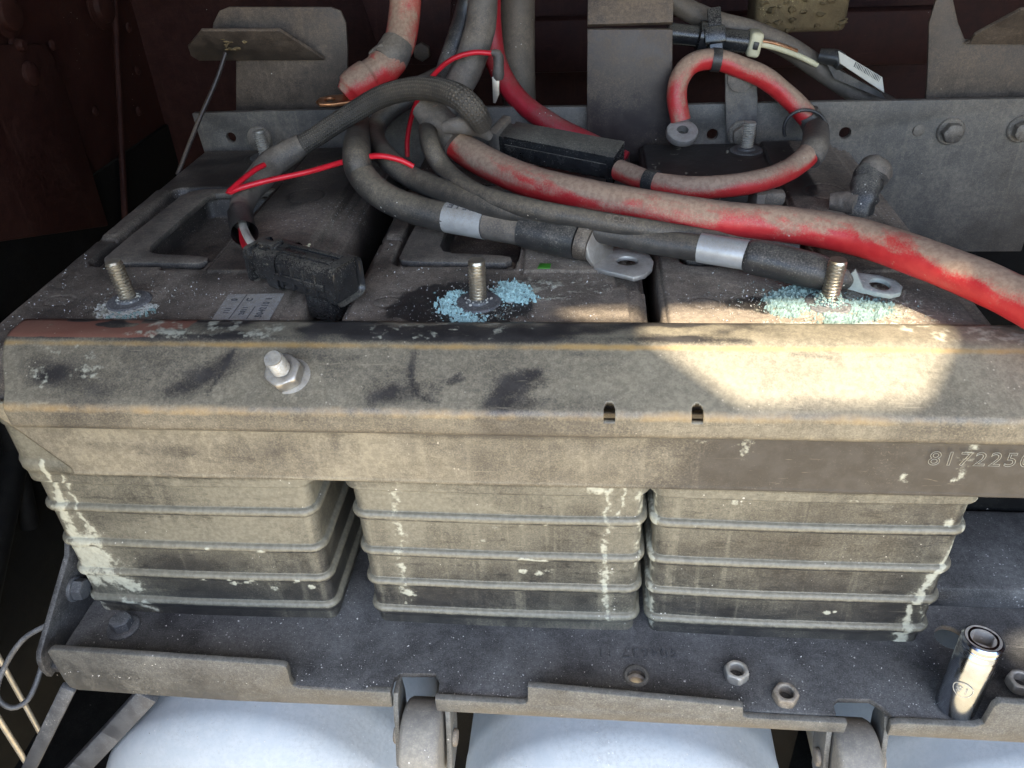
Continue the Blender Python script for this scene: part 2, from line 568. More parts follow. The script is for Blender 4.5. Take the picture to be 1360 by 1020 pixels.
M = {}
M['case'] = dusty('case_plastic', (.022, .021, .02), (.034, .032, .029), dust=(.252, .230, .166), dust_amt=.36, up=.55, dust_max=.70, drough=.48, grain=.9, var=.75, mott=.15, drip=.28, speck=.08, rough=.36, bump=.10, scratch=.25)
M['lid'] = dusty('lid_plastic', (.028, .024, .021), (.042, .036, .030), dust=(.31, .25, .185), dust_amt=.15, up=.34, speck=.42, speck_col=(.6, .58, .54), rough=.5, bump=.45)
M['handle'] = dusty('handle_plastic', (.035, .032, .03), (.05, .046, .042), dust=(.28, .23, .17), dust_amt=.32, up=.35, speck=.15, rough=.55, bump=.3)
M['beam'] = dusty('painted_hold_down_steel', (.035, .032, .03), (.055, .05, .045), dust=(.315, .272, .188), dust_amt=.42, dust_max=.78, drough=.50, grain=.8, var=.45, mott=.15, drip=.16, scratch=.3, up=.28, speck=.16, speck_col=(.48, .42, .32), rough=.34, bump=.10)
M['tray'] = dusty('tray_steel', (.021, .0205, .021), (.030, .029, .029), dust=(.150, .147, .139), dust_amt=.33, up=.22, var=1.0, speck=.34, speck_col=(.42, .41, .39), rough=.48, bump=.22, spec=.35, scratch=.4)
M['flange'] = dusty('tray_edge_steel', (.035, .035, .034), (.05, .049, .046), dust=(.19, .18, .15), dust_amt=.40, up=.3, var=.6, speck=.10, rough=.4, bump=.12)
M['plate'] = dusty('back_plate_steel', (.058, .053, .047), (.074, .068, .060), dust=(.20, .170, .132), dust_amt=.40, up=.2, speck=.02, drip=.2, rough=.5, bump=.2, scratch=.2)
M['post'] = dusty('post_steel', (.026, .019, .018), (.036, .027, .024), dust=(.16, .12, .08), dust_amt=.1, up=.6, speck=.02, rough=.45, bump=.15)
M['wall'] = dusty('bay_wall_flare_tint', (.022, .0066, .0055), (.031, .0095, .0075), dust=(.060, .026, .019), dust_amt=.18, up=.5, speck=.012, rough=.6, bump=.4, scratch=.35, drip=.25, spec=.2)  # red-brown veil of lens flare put into the wall colour
M['bracket'] = dusty('bracket_steel', (.036, .027, .021), (.052, .040, .031), dust=(.17, .125, .085), dust_amt=.4, up=.3, speck=.02, drip=.15, rough=.5, bump=.25)
M['tank'] = dusty('tank_aluminium', (.38, .415, .43), (.42, .45, .46), dust=(.38, .395, .385), dust_amt=.25, up=.1, var=.9, speck=.14, speck_col=(.56, .58, .58), rough=.62, metal=0, bump=.05, spec=.3, scratch=.3)
M['strap'] = dusty('strap_rubber', (.05, .052, .056), (.075, .078, .082), dust=(.22, .22, .21), dust_amt=.1, up=.2, speck=.2, rough=.5)
M['red'] = dusty('red_cable_jacket', (.42, .018, .022), (.50, .03, .03), dust=(.33, .245, .165), dust_amt=.26, up=.95, var=.9, scratch=.3, speck=.08, rough=.42, bump=.3)
M['red_shaded'] = dusty('red_cable_jacket_shaded', (.40, .016, .03), (.34, .012, .022), dust=(.22, .13, .10), dust_amt=.05, up=.4, speck=.08, rough=.45, bump=.2)  # cleaner red jacket with shade put into its darker colours
M['wire_red'] = dusty('red_wire_jacket', (.62, .015, .03), (.55, .012, .022), dust=(.4, .2, .15), dust_amt=-.25, up=.2, speck=.02, rough=.35, bump=.08)
M['black'] = dusty('black_cable_jacket', (.028, .026, .024), (.042, .038, .034), dust=(.175, .142, .098), dust_amt=.10, up=.6, scratch=.3, speck=.05, rough=.5, bump=.22)
M['shrink'] = dusty('heat_shrink', (.02, .02, .02), (.032, .03, .029), dust=(.26, .23, .18), dust_amt=-.05, up=.38, speck=.1, rough=.42, bump=.3)
M['braid'] = dusty('braided_sleeve', (.05, .046, .04), (.075, .066, .055), dust=(.30, .25, .18), dust_amt=.22, up=.4, speck=.03, rough=.7, bump=.55, braid=(260, 9))
M['tape'] = dusty('grey_tape', (.07, .062, .055), (.11, .10, .09), dust=(.23, .185, .135), dust_amt=.24, up=.45, speck=.04, rough=.6, bump=.35)
M['hose'] = dusty('grey_hose', (.09, .075, .06), (.12, .10, .08), dust=(.23, .18, .13), dust_amt=.25, up=.35, speck=.05, rough=.6)
M['plastic'] = dusty('connector_plastic', (.016, .016, .017), (.024, .024, .024), dust=(.28, .25, .19), dust_amt=-.02, up=.45, var=.6, mott=.15, speck=.05, rough=.24, bump=.05, scratch=.3)
M['zinc'] = dusty('zinc_steel', (.50, .48, .44), (.36, .34, .31), dust=(.38, .34, .26), dust_amt=.32, up=.35, speck=.10, rough=.38, metal=.9, bump=.2)
M['brass'] = dusty('stud_metal', (.46, .41, .32), (.33, .29, .22), dust=(.45, .37, .25), dust_amt=.1, up=.3, speck=.1, rough=.33, metal=.9, bump=.2)
M['lead'] = dusty('lead_pad', (.16, .16, .16), (.10, .10, .10), dust=(.35, .33, .30), dust_amt=.2, up=.1, speck=.4, rough=.5, metal=.5, bump=.5)
M['lug'] = dusty('lug_metal', (.50, .47, .43), (.38, .34, .29), dust=(.42, .38, .32), dust_amt=.2, up=.3, speck=.25, rough=.4, metal=.8, bump=.4)
M['corroded'] = dusty('corroded_lug', (.26, .28, .26), (.34, .36, .33), dust=(.30, .34, .31), dust_amt=.4, up=.2, speck=.3, rough=.7, metal=.2, bump=.6)
M['rustlug'] = dusty('heat_browned_lug', (.075, .058, .045), (.05, .04, .032), dust=(.28, .23, .17), dust_amt=.15, up=.35, speck=.15, rough=.45, metal=.2, bump=.35)
M['copper'] = dusty('copper_lug', (.55, .26, .12), (.34, .15, .07), dust=(.5, .36, .24), dust_amt=.0, up=.2, speck=.2, rough=.35, metal=.9, bump=.3)
M['bolt'] = dusty('dusty_bolt', (.09, .08, .07), (.14, .12, .10), dust=(.33, .28, .21), dust_amt=.4, up=.3, speck=.1, rough=.5, metal=.3, bump=.3)
M['chrome'] = dusty('chrome_socket', (.46, .51, .58), (.38, .42, .48), dust=(.4, .38, .33), dust_amt=-.4, up=.15, speck=.04, rough=.19, metal=1.0, bump=.04)
M['blue'] = plain('copper_sulphate_crust', (.36, .53, .50), .9, 0, .45, 420, .5)
M['teal'] = plain('pale_teal_crust', (.24, .33, .29), .9, 0, .4, 420, .5)
M['salt'] = plain('white_salt', (.46, .44, .37), .9, 0, .3, 500, .4)
M['yellow'] = plain('yellow_acid_crust', (.68, .66, .46), .9, 0, .35, 300, .6)
M['grit'] = plain('pale_grit', (.52, .50, .46), .9, 0, .4, 600, .2)
M['paper'] = dusty('label_paper', (.50, .50, .50), (.62, .62, .60), dust=(.30, .26, .20), dust_amt=.34, up=.25, speck=.25, rough=.5, bump=.1)
M['foil'] = dusty('foil_label', (.40, .40, .39), (.33, .33, .32), dust=(.30, .26, .20), dust_amt=.1, up=.3, speck=.1, rough=.34, metal=.25, bump=.15)
M['ink'] = plain('print_ink', (.10, .095, .09), .6, 0, .2)
M['stamp'] = plain('scribed_metal', (.36, .34, .27), .6, 0, .3)
M['cream'] = dusty('cream_plastic', (.62, .56, .36), (.7, .64, .42), dust=(.4, .33, .2), dust_amt=-.1, up=.2, speck=.05, rough=.5)
M['white_wire'] = dusty('white_wire_jacket', (.66, .62, .52), (.6, .56, .46), dust=(.4, .34, .25), dust_amt=-.1, up=.2, speck=.02, rough=.45)
M['green'] = plain('green_leaf', (.05, .22, .02), .5)
M['rust'] = dusty('rust_crust', (.10, .065, .028), (.15, .10, .045), dust=(.20, .15, .075), dust_amt=.35, up=.3, speck=.4, speck_col=(.6, .5, .25), rough=.9, bump=1.0)
M['roller'] = dusty('grey_roller', (.16, .15, .135), (.20, .19, .17), dust=(.30, .27, .21), dust_amt=.3, up=.2, speck=.12, speck_col=(.75, .72, .66), rough=.6)
M['rod'] = dusty('sunlit_edge_tone', (.55, .5, .4), (.45, .4, .3), dust=(.4, .35, .25), dust_amt=.0, up=.2, speck=.05, rough=.35, metal=.5)  # pale tone for the made-up bars that stand for sunlit edges
M['dark'] = dusty('dark_shade_paint', (.006, .006, .006), (.009, .009, .0085), dust=(.020, .020, .018), dust_amt=.05, up=.3, speck=.02, rough=.7, spec=.08)  # near-black: deep shade put into the frame colour
M['ground'] = dusty('dry_ground', (.40, .31, .17), (.46, .36, .21), dust=(.50, .40, .24), dust_amt=.4, up=.1, speck=.2, rough=.9, nscale=.1)


# ------------------------------------------------------------------ setting
b = MB(); b.add([(-60, -60, 0), (60, -60, 0), (60, 60, 0), (-60, 60, 0)], [(0, 1, 2, 3)], T(0, 0, -.9))
tag(b.build('ground', M['ground']), kind='structure')

# sheet metal bay around the batteries; unseen top panel added, openings shaped to cast the sun patches
bay = thing('battery_bay', 'dark brown sheet metal bay walls behind and beside the batteries', 'truck bay', (0, .78, -.5))
SHADE_Z = .85
def up_to_shade(px, py, k, v):
    p = P(px, py, **{k: v}); t = (SHADE_Z - p[2]) / SUN.z
    return (p[0] + SUN.x * t, p[1] + SUN.y * t)
hole_big = [up_to_shade(*a) for a in ((880, 408, 'Z', .21), (1060, 404, 'Z', .21), (1225, 410, 'Z', .21), (1262, 462, 'Z', .210), (1222, 552, 'Z', .1925), (985, 552, 'Z', .1925), (842, 456, 'Z', .210))]
hole_small = [up_to_shade(*a) for a in ((728, 415, 'Z', .21), (790, 410, 'Z', .21), (852, 408, 'Z', .21), (852, 428, 'Z', .21), (790, 430, 'Z', .21))]
hole_tray = [up_to_shade(*a) for a in ((1340, 862, 'Z', 0), (1352, 846, 'Z', 0), (1420, 844, 'Z', 0), (1430, 890, 'Z', 0), (1362, 886, 'Z', 0))]
def soft(lp):
    o = []
    n = len(lp)
    for i in range(n):
        a, b_, c_ = np.array(lp[i - 1]), np.array(lp[i]), np.array(lp[(i + 1) % n])
        for t in (.22, .36, .5, .64, .78):
            p = (a + b_) / 2 * (1 - t) ** 2 + 2 * b_ * t * (1 - t) + (b_ + c_) / 2 * t ** 2
            o.append(tuple(p * .30 + .70 * b_))
    return o
hole_big, hole_small, hole_tray = soft(hole_big), soft(hole_small), soft(hole_tray)
b = MB(); b.plate([(-.62, -.64), (1.0, -.64), (1.0, .80), (-.62, .80)], .006, T(0, 0, SHADE_Z), [hole_big, hole_small, hole_tray], 0)
b.build('sun_mask_panel', M['wall'], bay)
b = MB(); b.box(1.7, .01, 1.5, T(.19, .795, .1))
b.build('rear_panel', M['wall'], bay)
b = MB(); b.box(.01, 1.3, .75, T(-.615, .145, .475))
b.build('side_panel', M['wall'], bay)
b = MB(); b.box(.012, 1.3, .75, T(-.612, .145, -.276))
b.build('lower_shade_panel', M['dark'], bay)  # lower wall coloured near-black to stand for the deep shade there
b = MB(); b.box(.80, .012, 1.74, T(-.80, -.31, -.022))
b.build('light_block_panel', M['dark'], bay)  # unseen panel added to keep front light off the left wall
b = MB(); b.box(.01, 1.3, 1.5, T(.995, .145, .1))
b.build('side_panel', M['wall'], bay)
# pressed plate with bosses on the left side wall, dull bosses above it
WX = -.606
b = MB(); pl = [P(*q, X=WX + .006) for q in ((-60, 60), (62, 58), (80, 90), (145, 300), (-60, 330))]
b.plate([(p[1], p[2]) for p in pl], .006, basis((0, 1, 0), (0, 0, 1), (WX, 0, 0)), (), .002)
access = b.build('access_plate', M['wall'], bay)
for px, py, r in ((42, 98, .012), (15, 18, .016), (140, 8, .018), (258, 12, .010), (28, 60, .006)):
    p = P(px, py, X=WX + .008)
    b = MB(); b.lathe([(r * 1.5, 0), (r * 1.5, .002), (r * 1.1, .004), (r, .010), (r * .7, .012), (0, .012)], 24, frame((1, 0, 0), (0, 0, 1), p - np.array([.008, 0, 0])))
    b.build('boss', M['wall'], bay)
rp = [P(300, 70, Y=.34), P(286, 110, Y=.33), P(262, 165, Y=.31), (P(236, 232, Y=.28))]
tag(tube_mesh('stay_rod', [(*p, .0018) for p in rp], M['post'], sides=10), 'thin grey stay rod hanging from left bracket down behind the left battery', 'rod')

for q0, q1, r in (((150, -40), (168, 330), .004), ((-20, 420), (40, 700), .010), ((30, 560), (-60, 980), .014)):
    a_, c_ = P(*q0, X=WX + .006), P(*q1, X=WX + .006)
    tube_mesh('wall_seam', [(*a_, r), (*(a_ * .5 + c_ * .5), r), (*c_, r)], M['wall'] if r < .005 else M['dark'], bay, sides=10)
for i in range(9):
    p = P(RNG.uniform(60, 250), RNG.uniform(30, 260), X=WX + .006)
    b = MB(); b.lathe([(.006, 0), (.0055, .002), (.003, .0035), (0, .004)], 14, frame((1, 0, 0), (0, 0, 1), p - np.array([.004, 0, 0]))); b.build('rivet', M['wall'], bay)
b = MB(); b.plate([tuple(P(*q, Y=.55)[[0, 2]]) for q in ((470, -40), (600, -40), (600, 84), (530, 84), (500, 50))], .006, basis((1, 0, 0), (0, 0, 1), (0, .55, 0)), (), .001)
b.build('inner_plate', M['wall'], bay)
p = P(561, 68, Y=.543); b = MB(); b.hexhead(.016, .008, frame((0, -1, 0), (0, 0, 1), (p[0], .544, p[2]))); b.build('inner_bolt', M['bracket'], bay)
b = MB(); q0, q1 = P(700, 60, Y=.70), P(1240, 60, Y=.70); b.box(q1[0] - q0[0], .03, .06, T((q0[0] + q1[0]) / 2, .70, q0[2]), .004); b.build('inner_rail', M['wall'], bay)
# ------------------------------------------------------------------ batteries
LZ = .21; BW = .172; BD = .327
vn_a, vn_b, vn_c = VN(1), VN(2), VN(3)
RIBS = [.0964, .0663, .0395, .0139]

def case_profile(z):
    o = np.zeros_like(z)
    for c in RIBS:
        t = z - c
        o = np.maximum(o, .0029 * np.sqrt(np.clip(1 - (t / .0033) ** 2, 0, 1))) - .0005 * np.exp(-((t + .0042) / .0007) ** 2)
    # broad top band
    o = np.maximum(o, .0036 * sstep(.1175, .1190, z))
    o = o + .0014 * sstep(.126, .128, z) * sstep(.136, .134, z) + .0012 * sstep(.160, .162, z)
    o = o - .0020 * (1 - z / .2) - .0006 * sstep(.010, .006, z)
    return o

def battery(x0, su, sur, label, streaks, spots, lit_patches, seed, lid_stain):
    root = thing('truck_battery', label, 'battery', (x0 + BW / 2, BD / 2, 0), 'truck batteries in a row on the tray')
    vn = VN(100 + seed)
    # --- ribbed case
    zs = np.unique(np.r_[np.linspace(0, .125, 180), np.linspace(.125, .172, 24)] + 0)
    for c in RIBS: zs = np.r_[zs, np.linspace(c - .0058, c + .0040, 28)]
    zs = np.unique(np.r_[zs, np.linspace(.115, .121, 8)])
    rc = .0085
    per = []
    def arc(cx, cy, a0, a1, k):
        for i in range(k): 
            a = a0 + (a1 - a0) * i / (k - 1); per.append((cx + rc * math.cos(a), cy + rc * math.sin(a), math.cos(a), math.sin(a)))
    arc(rc, rc, math.pi, 1.5 * math.pi, 8)
    for u in np.linspace(rc, BW - rc, 220)[1:-1]: per.append((u, 0, 0, -1))
    arc(BW - rc, rc, 1.5 * math.pi, 2 * math.pi, 8)
    for v in np.linspace(rc, BD - rc, 34)[1:-1]: per.append((BW, v, 1, 0))
    arc(BW - rc, BD - rc, 0, .5 * math.pi, 4)
    for u in np.linspace(BW - rc, rc, 6)[1:-1]: per.append((u, BD, 0, 1))
    arc(rc, BD - rc, .5 * math.pi, math.pi, 4)
    for v in np.linspace(BD - rc, rc, 34)[1:-1]: per.append((0, v, -1, 0))
    per = np.array(per); nu, nv = len(per), len(zs)
    off = case_profile(zs)
    U = np.repeat(per[:, None, :], nv, 1); Zg = np.repeat(zs[None, :], nu, 0)
    wob = (vn.fbm(U[..., 0] * 20 + U[..., 1] * 9, Zg * 14, 2) - .5) * .0008
    o = off[None, :] + wob - .0004
    X = x0 + U[..., 0] + U[..., 2] * o; Y = U[..., 1] + U[..., 3] * o
    # faces bow out a little
    u_ = U[..., 0]; front = U[..., 3] < -.5
    Y = Y - np.where(front, .0012 * np.sin(np.clip(u_ / BW, 0, 1) * math.pi), 0)
    V = np.stack([X, Y, Zg], -1).reshape(-1, 3)
    px, pz, py = X.ravel(), Zg.ravel(), Y.ravel()
    a = px + py * .7
    R = (vn.fbm(a * 22, pz * 40, 4) - .5) * .5 + .28 * sstep(.02, .13, pz) - .14 * sstep(.085, .0, pz) - (.20 if seed == 2 else .0)
    bead = np.zeros_like(pz)
    for c in RIBS: bead = np.maximum(bead, sstep(-.0008, .0008, pz - c) * sstep(.0045, .0025, pz - c))
    R += .5 * bead
    R += .22 * sstep(.55, .75, vn.fbm(a * 9 + 5, pz * 14, 2))
    Gc = np.zeros_like(R); Bc = np.zeros_like(R)
    fr = (py < .02)
    nse = vn.fbm(a * 260, pz * 200, 3)
    for ln, w0, w1, s in streaks:
        wp = [(P(q[0], q[1], Y=-.002)[0], P(q[0], q[1], Y=-.002)[2]) for q in ln]
        wob2 = (vn.fbm(pz * 120 + 3, a * 90, 4) - .5) * .008
        d = seg_dist(px + wob2, pz, wp, w0, w1)
        Gc = np.maximum(Gc, np.where(fr, s * np.exp(-.8 * d * d) * (.35 + .95 * nse), 0))
        R += np.where(fr, .25 * np.clip(1.6 - d * .6, 0, 1), 0)
    for q, w in spots:
        c = P(q[0], q[1], Y=-.002)
        d = np.hypot((px - c[0]), (pz - c[2]) * 1.4) / w
        Gc = np.maximum(Gc, np.where(fr, np.clip(1.4 - d, 0, 1) * (.25 + nse), 0))
    for (cx, cy, rx, rz, s) in lit_patches:  # soft patches of light on the fronts, painted as paler dust
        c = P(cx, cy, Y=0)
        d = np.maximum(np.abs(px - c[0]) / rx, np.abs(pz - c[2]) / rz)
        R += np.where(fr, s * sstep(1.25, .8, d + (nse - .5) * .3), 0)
    V[:, 1] -= np.where(fr, .0009 * np.clip(Gc - .3, 0, 1) * nse, 0)
    grid_obj('case', V, nu, nv, M['case'], root, np.stack([R, Gc, Bc], -1), None, closed=True)
    # --- lid as one moulded sheet: rim, handle recess, cover panel, gutters
    nx, ny = 200, 330
    e = .0022
    uu = np.r_[-e, -e, -e * .3, np.linspace(0, BW, nx), BW + e * .3, BW + e, BW + e]
    vv = np.r_[-e, -e, -e * .3, np.linspace(0, BD, ny), BD + e * .3, BD + e, BD + e]
    Ug, Vg = np.meshgrid(uu, vv, indexing='ij')
    z = np.zeros_like(Ug)
    # gutter along the right edge and step of the cover panel
    z -= .0042 * sstep(.156, .1585, Ug) * sstep(.072, .080, Vg)
    z -= .0022 * sstep(.163, .165, Ug) * sstep(.03, .034, Vg)
    z += .0016 * sstep(.0985, .1005, Ug + .012 * sstep(.17, .09, Vg) * 0) * sstep(.155, .153, Ug) * sstep(.088, .092, Vg)
    # handle recess
    d = rrect(Ug, Vg, .0125, .0955, .1005, .2385, .010)
    z -= .0052 * sstep(.0006, -.0010, d)
    d = rrect(Ug, Vg, .040, .0945, .117, .2275, .007)
    z -= .0150 * sstep(.0006, -.0014, d)
    d = rrect(Ug, Vg, .066, .094, .096, .106, .002)
    z -= .0070 * sstep(.0006, -.0008, d)
    # notch in the left rim
    d = rrect(Ug, Vg, -.02, .012, .139, .1435, .001); z -= .003 * sstep(.0006, -.0006, d)
    d = rrect(Ug, Vg, -.02, .0105, .146, .232, .004); z += .0010 * sstep(.0008, -.0012, d)
    # vent caps' shallow discs and stud bosses
    d = np.hypot(Ug - .127, (Vg - .0) * .0 + np.abs(((Vg - .13) % .0) if False else Vg - .215)) - .014
    z -= .0008 * np.exp(-(d / .0009) ** 2)
    for cu, cv in ((su, .0525), (sur, .305)):
        d = np.hypot(Ug - cu, Vg - cv); z += .0009 * sstep(.017, .0155, d)
    z -= .0014 * np.exp(-((Ug - .0985) / .0008) ** 2) * sstep(.088, .092, Vg)
    z -= .0012 * np.exp(-((Vg - .0905) / .0008) ** 2) * sstep(.0975, .0985, Ug) * sstep(.157, .156, Ug)
    d = rrect(Ug, Vg, .0125, .0955, .1005, .2385, .010); z -= .0030 * np.exp(-((d + .0022) / .0012) ** 2)
    # small oval mould mark
    d = np.hypot((Ug - .022) / 1.5, Vg - .055) - .006; z -= .0006 * np.exp(-(d / .0007) ** 2)
    z += (vn.fbm(Ug * 90, Vg * 90, 2) - .5) * .0005
    # rounded edges and skirt
    for (dist) in (Ug, BW - Ug, Vg, BD - Vg):
        z -= .0020 * (1 - np.sqrt(np.clip(1 - np.clip(1 - dist / .0028, 0, 1) ** 2, 0, 1)))
    skirt = np.zeros_like(Ug, bool); skirt[0, :] = skirt[-1, :] = True; skirt[:, 0] = skirt[:, -1] = True
    z = np.where((Ug < 0) | (Ug > BW) | (Vg < 0) | (Vg > BD), np.minimum(z, -.0030), z)
    z = np.where(skirt, -.046, z)
    li, ri = (0, .0035, .0045)[seed], (.004, .0045, .004)[seed]
    V = np.stack([x0 + li + Ug * (BW - li - ri) / BW, Vg, LZ + z], -1).reshape(-1, 3)
    R, Gc, Bc, Wr = lid_stain(Ug.ravel(), Vg.ravel(), vn)
    deep = sstep(-.006, -.012, z).ravel()
    o = grid_obj('lid', V, len(uu), len(vv), M['lid'], root, np.stack([R - .1 * deep, Gc, Bc], -1), Wr, flip=False)
    # --- folding carry handle
    hp = [(.019, .1135), (.0195, .146), (.021, .176), (.0235, .222), (.028, .231), (.036, .2355), (.0945, .2365), (.0945, .2285),
          (.059, .2272), (.050, .2245), (.0455, .217), (.0445, .196), (.0425, .150), (.0425, .131), (.046, .1225), (.053, .1195), (.083, .1165), (.0895, .1135), (.0905, .109), (.087, .1052), (.060, .106), (.026, .1075), (.021, .1095)]
    b = MB(); b.plate([(x0 + q[0], q[1]) for q in hp], .0045, T(0, 0, LZ - .0046), (), .0009)
    b.build('carry_handle', M['handle'], root)
    # --- stud posts on lead pads
    for k, (cu, cv, hh) in enumerate(((su, .0525, .0235), (sur, .305, .020))):
        cx = x0 + cu
        b = MB(); b.lathe([(.0128, -.002), (.0128, .0006), (.0118, .0014), (.0068, .0016), (.0066, .0030), (.0, .0032)], 30, T(cx, cv, LZ + .0006))
        pad = b.build('terminal_pad', M['lead'], root)
        lean = Matrix.Rotation(rad(-4 if seed == 0 else 1.5), 4, 'Y')
        b = MB(); b.thread(.0050, 0, hh, .0019, T(cx, cv, LZ + .002) @ lean, 24)
        b.build('threaded_stud', M['brass'] if k == 0 else M['zinc'], root)
    return root


def lid_base(U, V, vn):
    R = (vn.fbm(U * 25, V * 25, 4) - .5) * .5
    front = sstep(.12, .04, V)
    R = R + .12 * front
    return R, np.zeros_like(R), np.zeros_like(R), np.zeros_like(R)

def lid1(U, V, vn):
    R, G, B, W = lid_base(U, V, vn)
    n = vn.fbm(U * 190, V * 190, 3)
    d = np.hypot(U - .0666, (V - .046) * 1.1)
    G = np.maximum(G, .75 * sstep(.021, .012, d + (n - .5) * .014) * n * 1.5)
    G = np.maximum(G, .8 * sstep(.034, .020, V) * (n - .1) * sstep(.02, .05, U))
    B += .25 * sstep(.15, .25, V)
    return R, G, B, W

def lid2(U, V, vn):
    R, G, B, W = lid_base(U, V, vn)
    n = vn.fbm(U * 150, V * 150, 3)
    d = np.hypot((U - .066) / 1.5, V - .050)
    B += 1.1 * sstep(.030, .021, d + (n - .5) * .01)
    G = np.maximum(G, .55 * sstep(.012, .004, V) * n * 1.6)
    G = np.maximum(G, .5 * sstep(.02, .01, np.hypot((U - .115) / 2.5, V - .07)) * n * 1.5)
    B += .35 * sstep(.17, .27, V)
    G = np.maximum(G, .42 * sstep(.030, .014, np.hypot(U - .0765, V - .0525) + (n - .5) * .012) * n * 1.7)
    R += .12 * sstep(.095, .11, U) * sstep(.09, .05, V)
    return R, G, B, W

def lid3(U, V, vn):
    R, G, B, W = lid_base(U, V, vn)
    n = vn.fbm(U * 130, V * 130, 3)
    R += .35 * sstep(.05, .03, V) + .2 * sstep(.12, .10, U) * sstep(.13, .1, V)
    d = np.hypot((U - .10) / 1.7, V - .055)
    G = np.maximum(G, .9 * sstep(.042, .012, d + (n - .5) * .02) * n * 1.5)
    B += .8 * sstep(.012, .006, np.hypot((U - .058) / 2.4, V - .052) + (n - .5) * .008)
    G = np.maximum(G, .9 * sstep(.035, .022, V) * n * 1.5 * sstep(.02, .05, U))
    blk = sstep(.205, .225, V + (n - .5) * .02) * sstep(.125, .115, U)
    B += 1.6 * blk; R -= .5 * blk
    R += .35 * sstep(.118, .126, U) * sstep(.16, .2, V)
    G = np.maximum(G, .5 * sstep(.72, .8, n) * blk)
    return R, G, B, W

X1, X2, X3 = -.3326, -.138, .0375
bat1 = battery(X1, .0666, .062, 'left battery with thick pale acid crust running down its front left corner',
    [(((58, 612), (72, 650), (84, 690), (100, 722), (112, 745)), .0018, .0045, 1.3), (((84, 630), (92, 662), (104, 690), (125, 720), (138, 745)), .0010, .0022, 1.0),
     (((108, 735), (120, 768), (150, 772), (172, 784)), .010, .007, 1.15), (((112, 720), (130, 760)), .007, .013, 1.15), (((120, 800), (135, 815)), .004, .004, .9), (((165, 800), (200, 815)), .003, .002, 1.1)],
    [((270, 772), .003), ((304, 771), .0025), ((334, 773), .003), ((345, 734), .0035), ((310, 779), .0035), ((362, 786), .003), ((395, 773), .002), ((412, 786), .003), ((275, 729), .002), ((193, 801), .004), ((390, 779), .002), ((325, 778), .003)],
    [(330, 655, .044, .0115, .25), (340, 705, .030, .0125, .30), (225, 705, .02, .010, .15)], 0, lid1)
bat2 = battery(X2, .0765, .070, 'middle battery with chalky blue crust round its front stud and faint acid runs',
    [(((521, 622), (527, 700), (531, 760), (538, 805)), .0028, .0032, .62), (((812, 630), (806, 668), (806, 710), (800, 745), (806, 830)), .0016, .0020, .75), (((835, 640), (828, 670), (818, 690)), .0012, .0010, .8),
     (((852, 625), (850, 690), (846, 760)), .0016, .0014, .8), (((770, 632), (792, 640), (815, 640)), .0014, .0012, .95), (((690, 742), (725, 746)), .0012, .0012, 1.1)],
    [((692, 700), .003), ((724, 698), .0028), ((656, 704), .002), ((694, 764), .003), ((716, 767), .0042), ((790, 648), .0055), ((540, 793), .0055), ((640, 722), .002), ((728, 763), .003), ((531, 714), .0035), ((802, 766), .005)],
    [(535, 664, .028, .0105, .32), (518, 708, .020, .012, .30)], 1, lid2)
bat3 = battery(X3, .0905, .085, 'right battery with pale teal corrosion around a lifted cable lug on its front stud',
    [(((868, 636), (868, 700), (862, 770), (862, 840)), .0020, .0022, 1.0), (((1262, 742), (1236, 778), (1218, 800), (1206, 830), (1200, 858)), .0022, .0034, 1.1),
     (((1306, 650), (1280, 720), (1268, 745)), .0014, .0024, .85), (((1240, 785), (1226, 840)), .0012, .0014, .6)],
    [((1110, 818), .0016), ((1101, 819), .0024), ((1137, 663), .002), ((982, 672), .004), ((1128, 662), .002), ((1290, 690), .003), ((1262, 700), .004)],
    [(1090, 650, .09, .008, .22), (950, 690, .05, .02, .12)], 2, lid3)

# corrosion standing on the lids
def crumbs(root, name, mat, centre_fn, n, rmin, rmax, zf=0.5):
    b = MB()
    for i in range(n):
        x, y, s = centre_fn()
        r = (rmin + (rmax - rmin) * RNG.random() ** 2.2) * s
        b.blob((x, y, LZ + .0009 + r * zf), r, .4, .75)
    o = b.build(name, mat, root, smooth=False); o['kind'] = 'stuff'
    return o

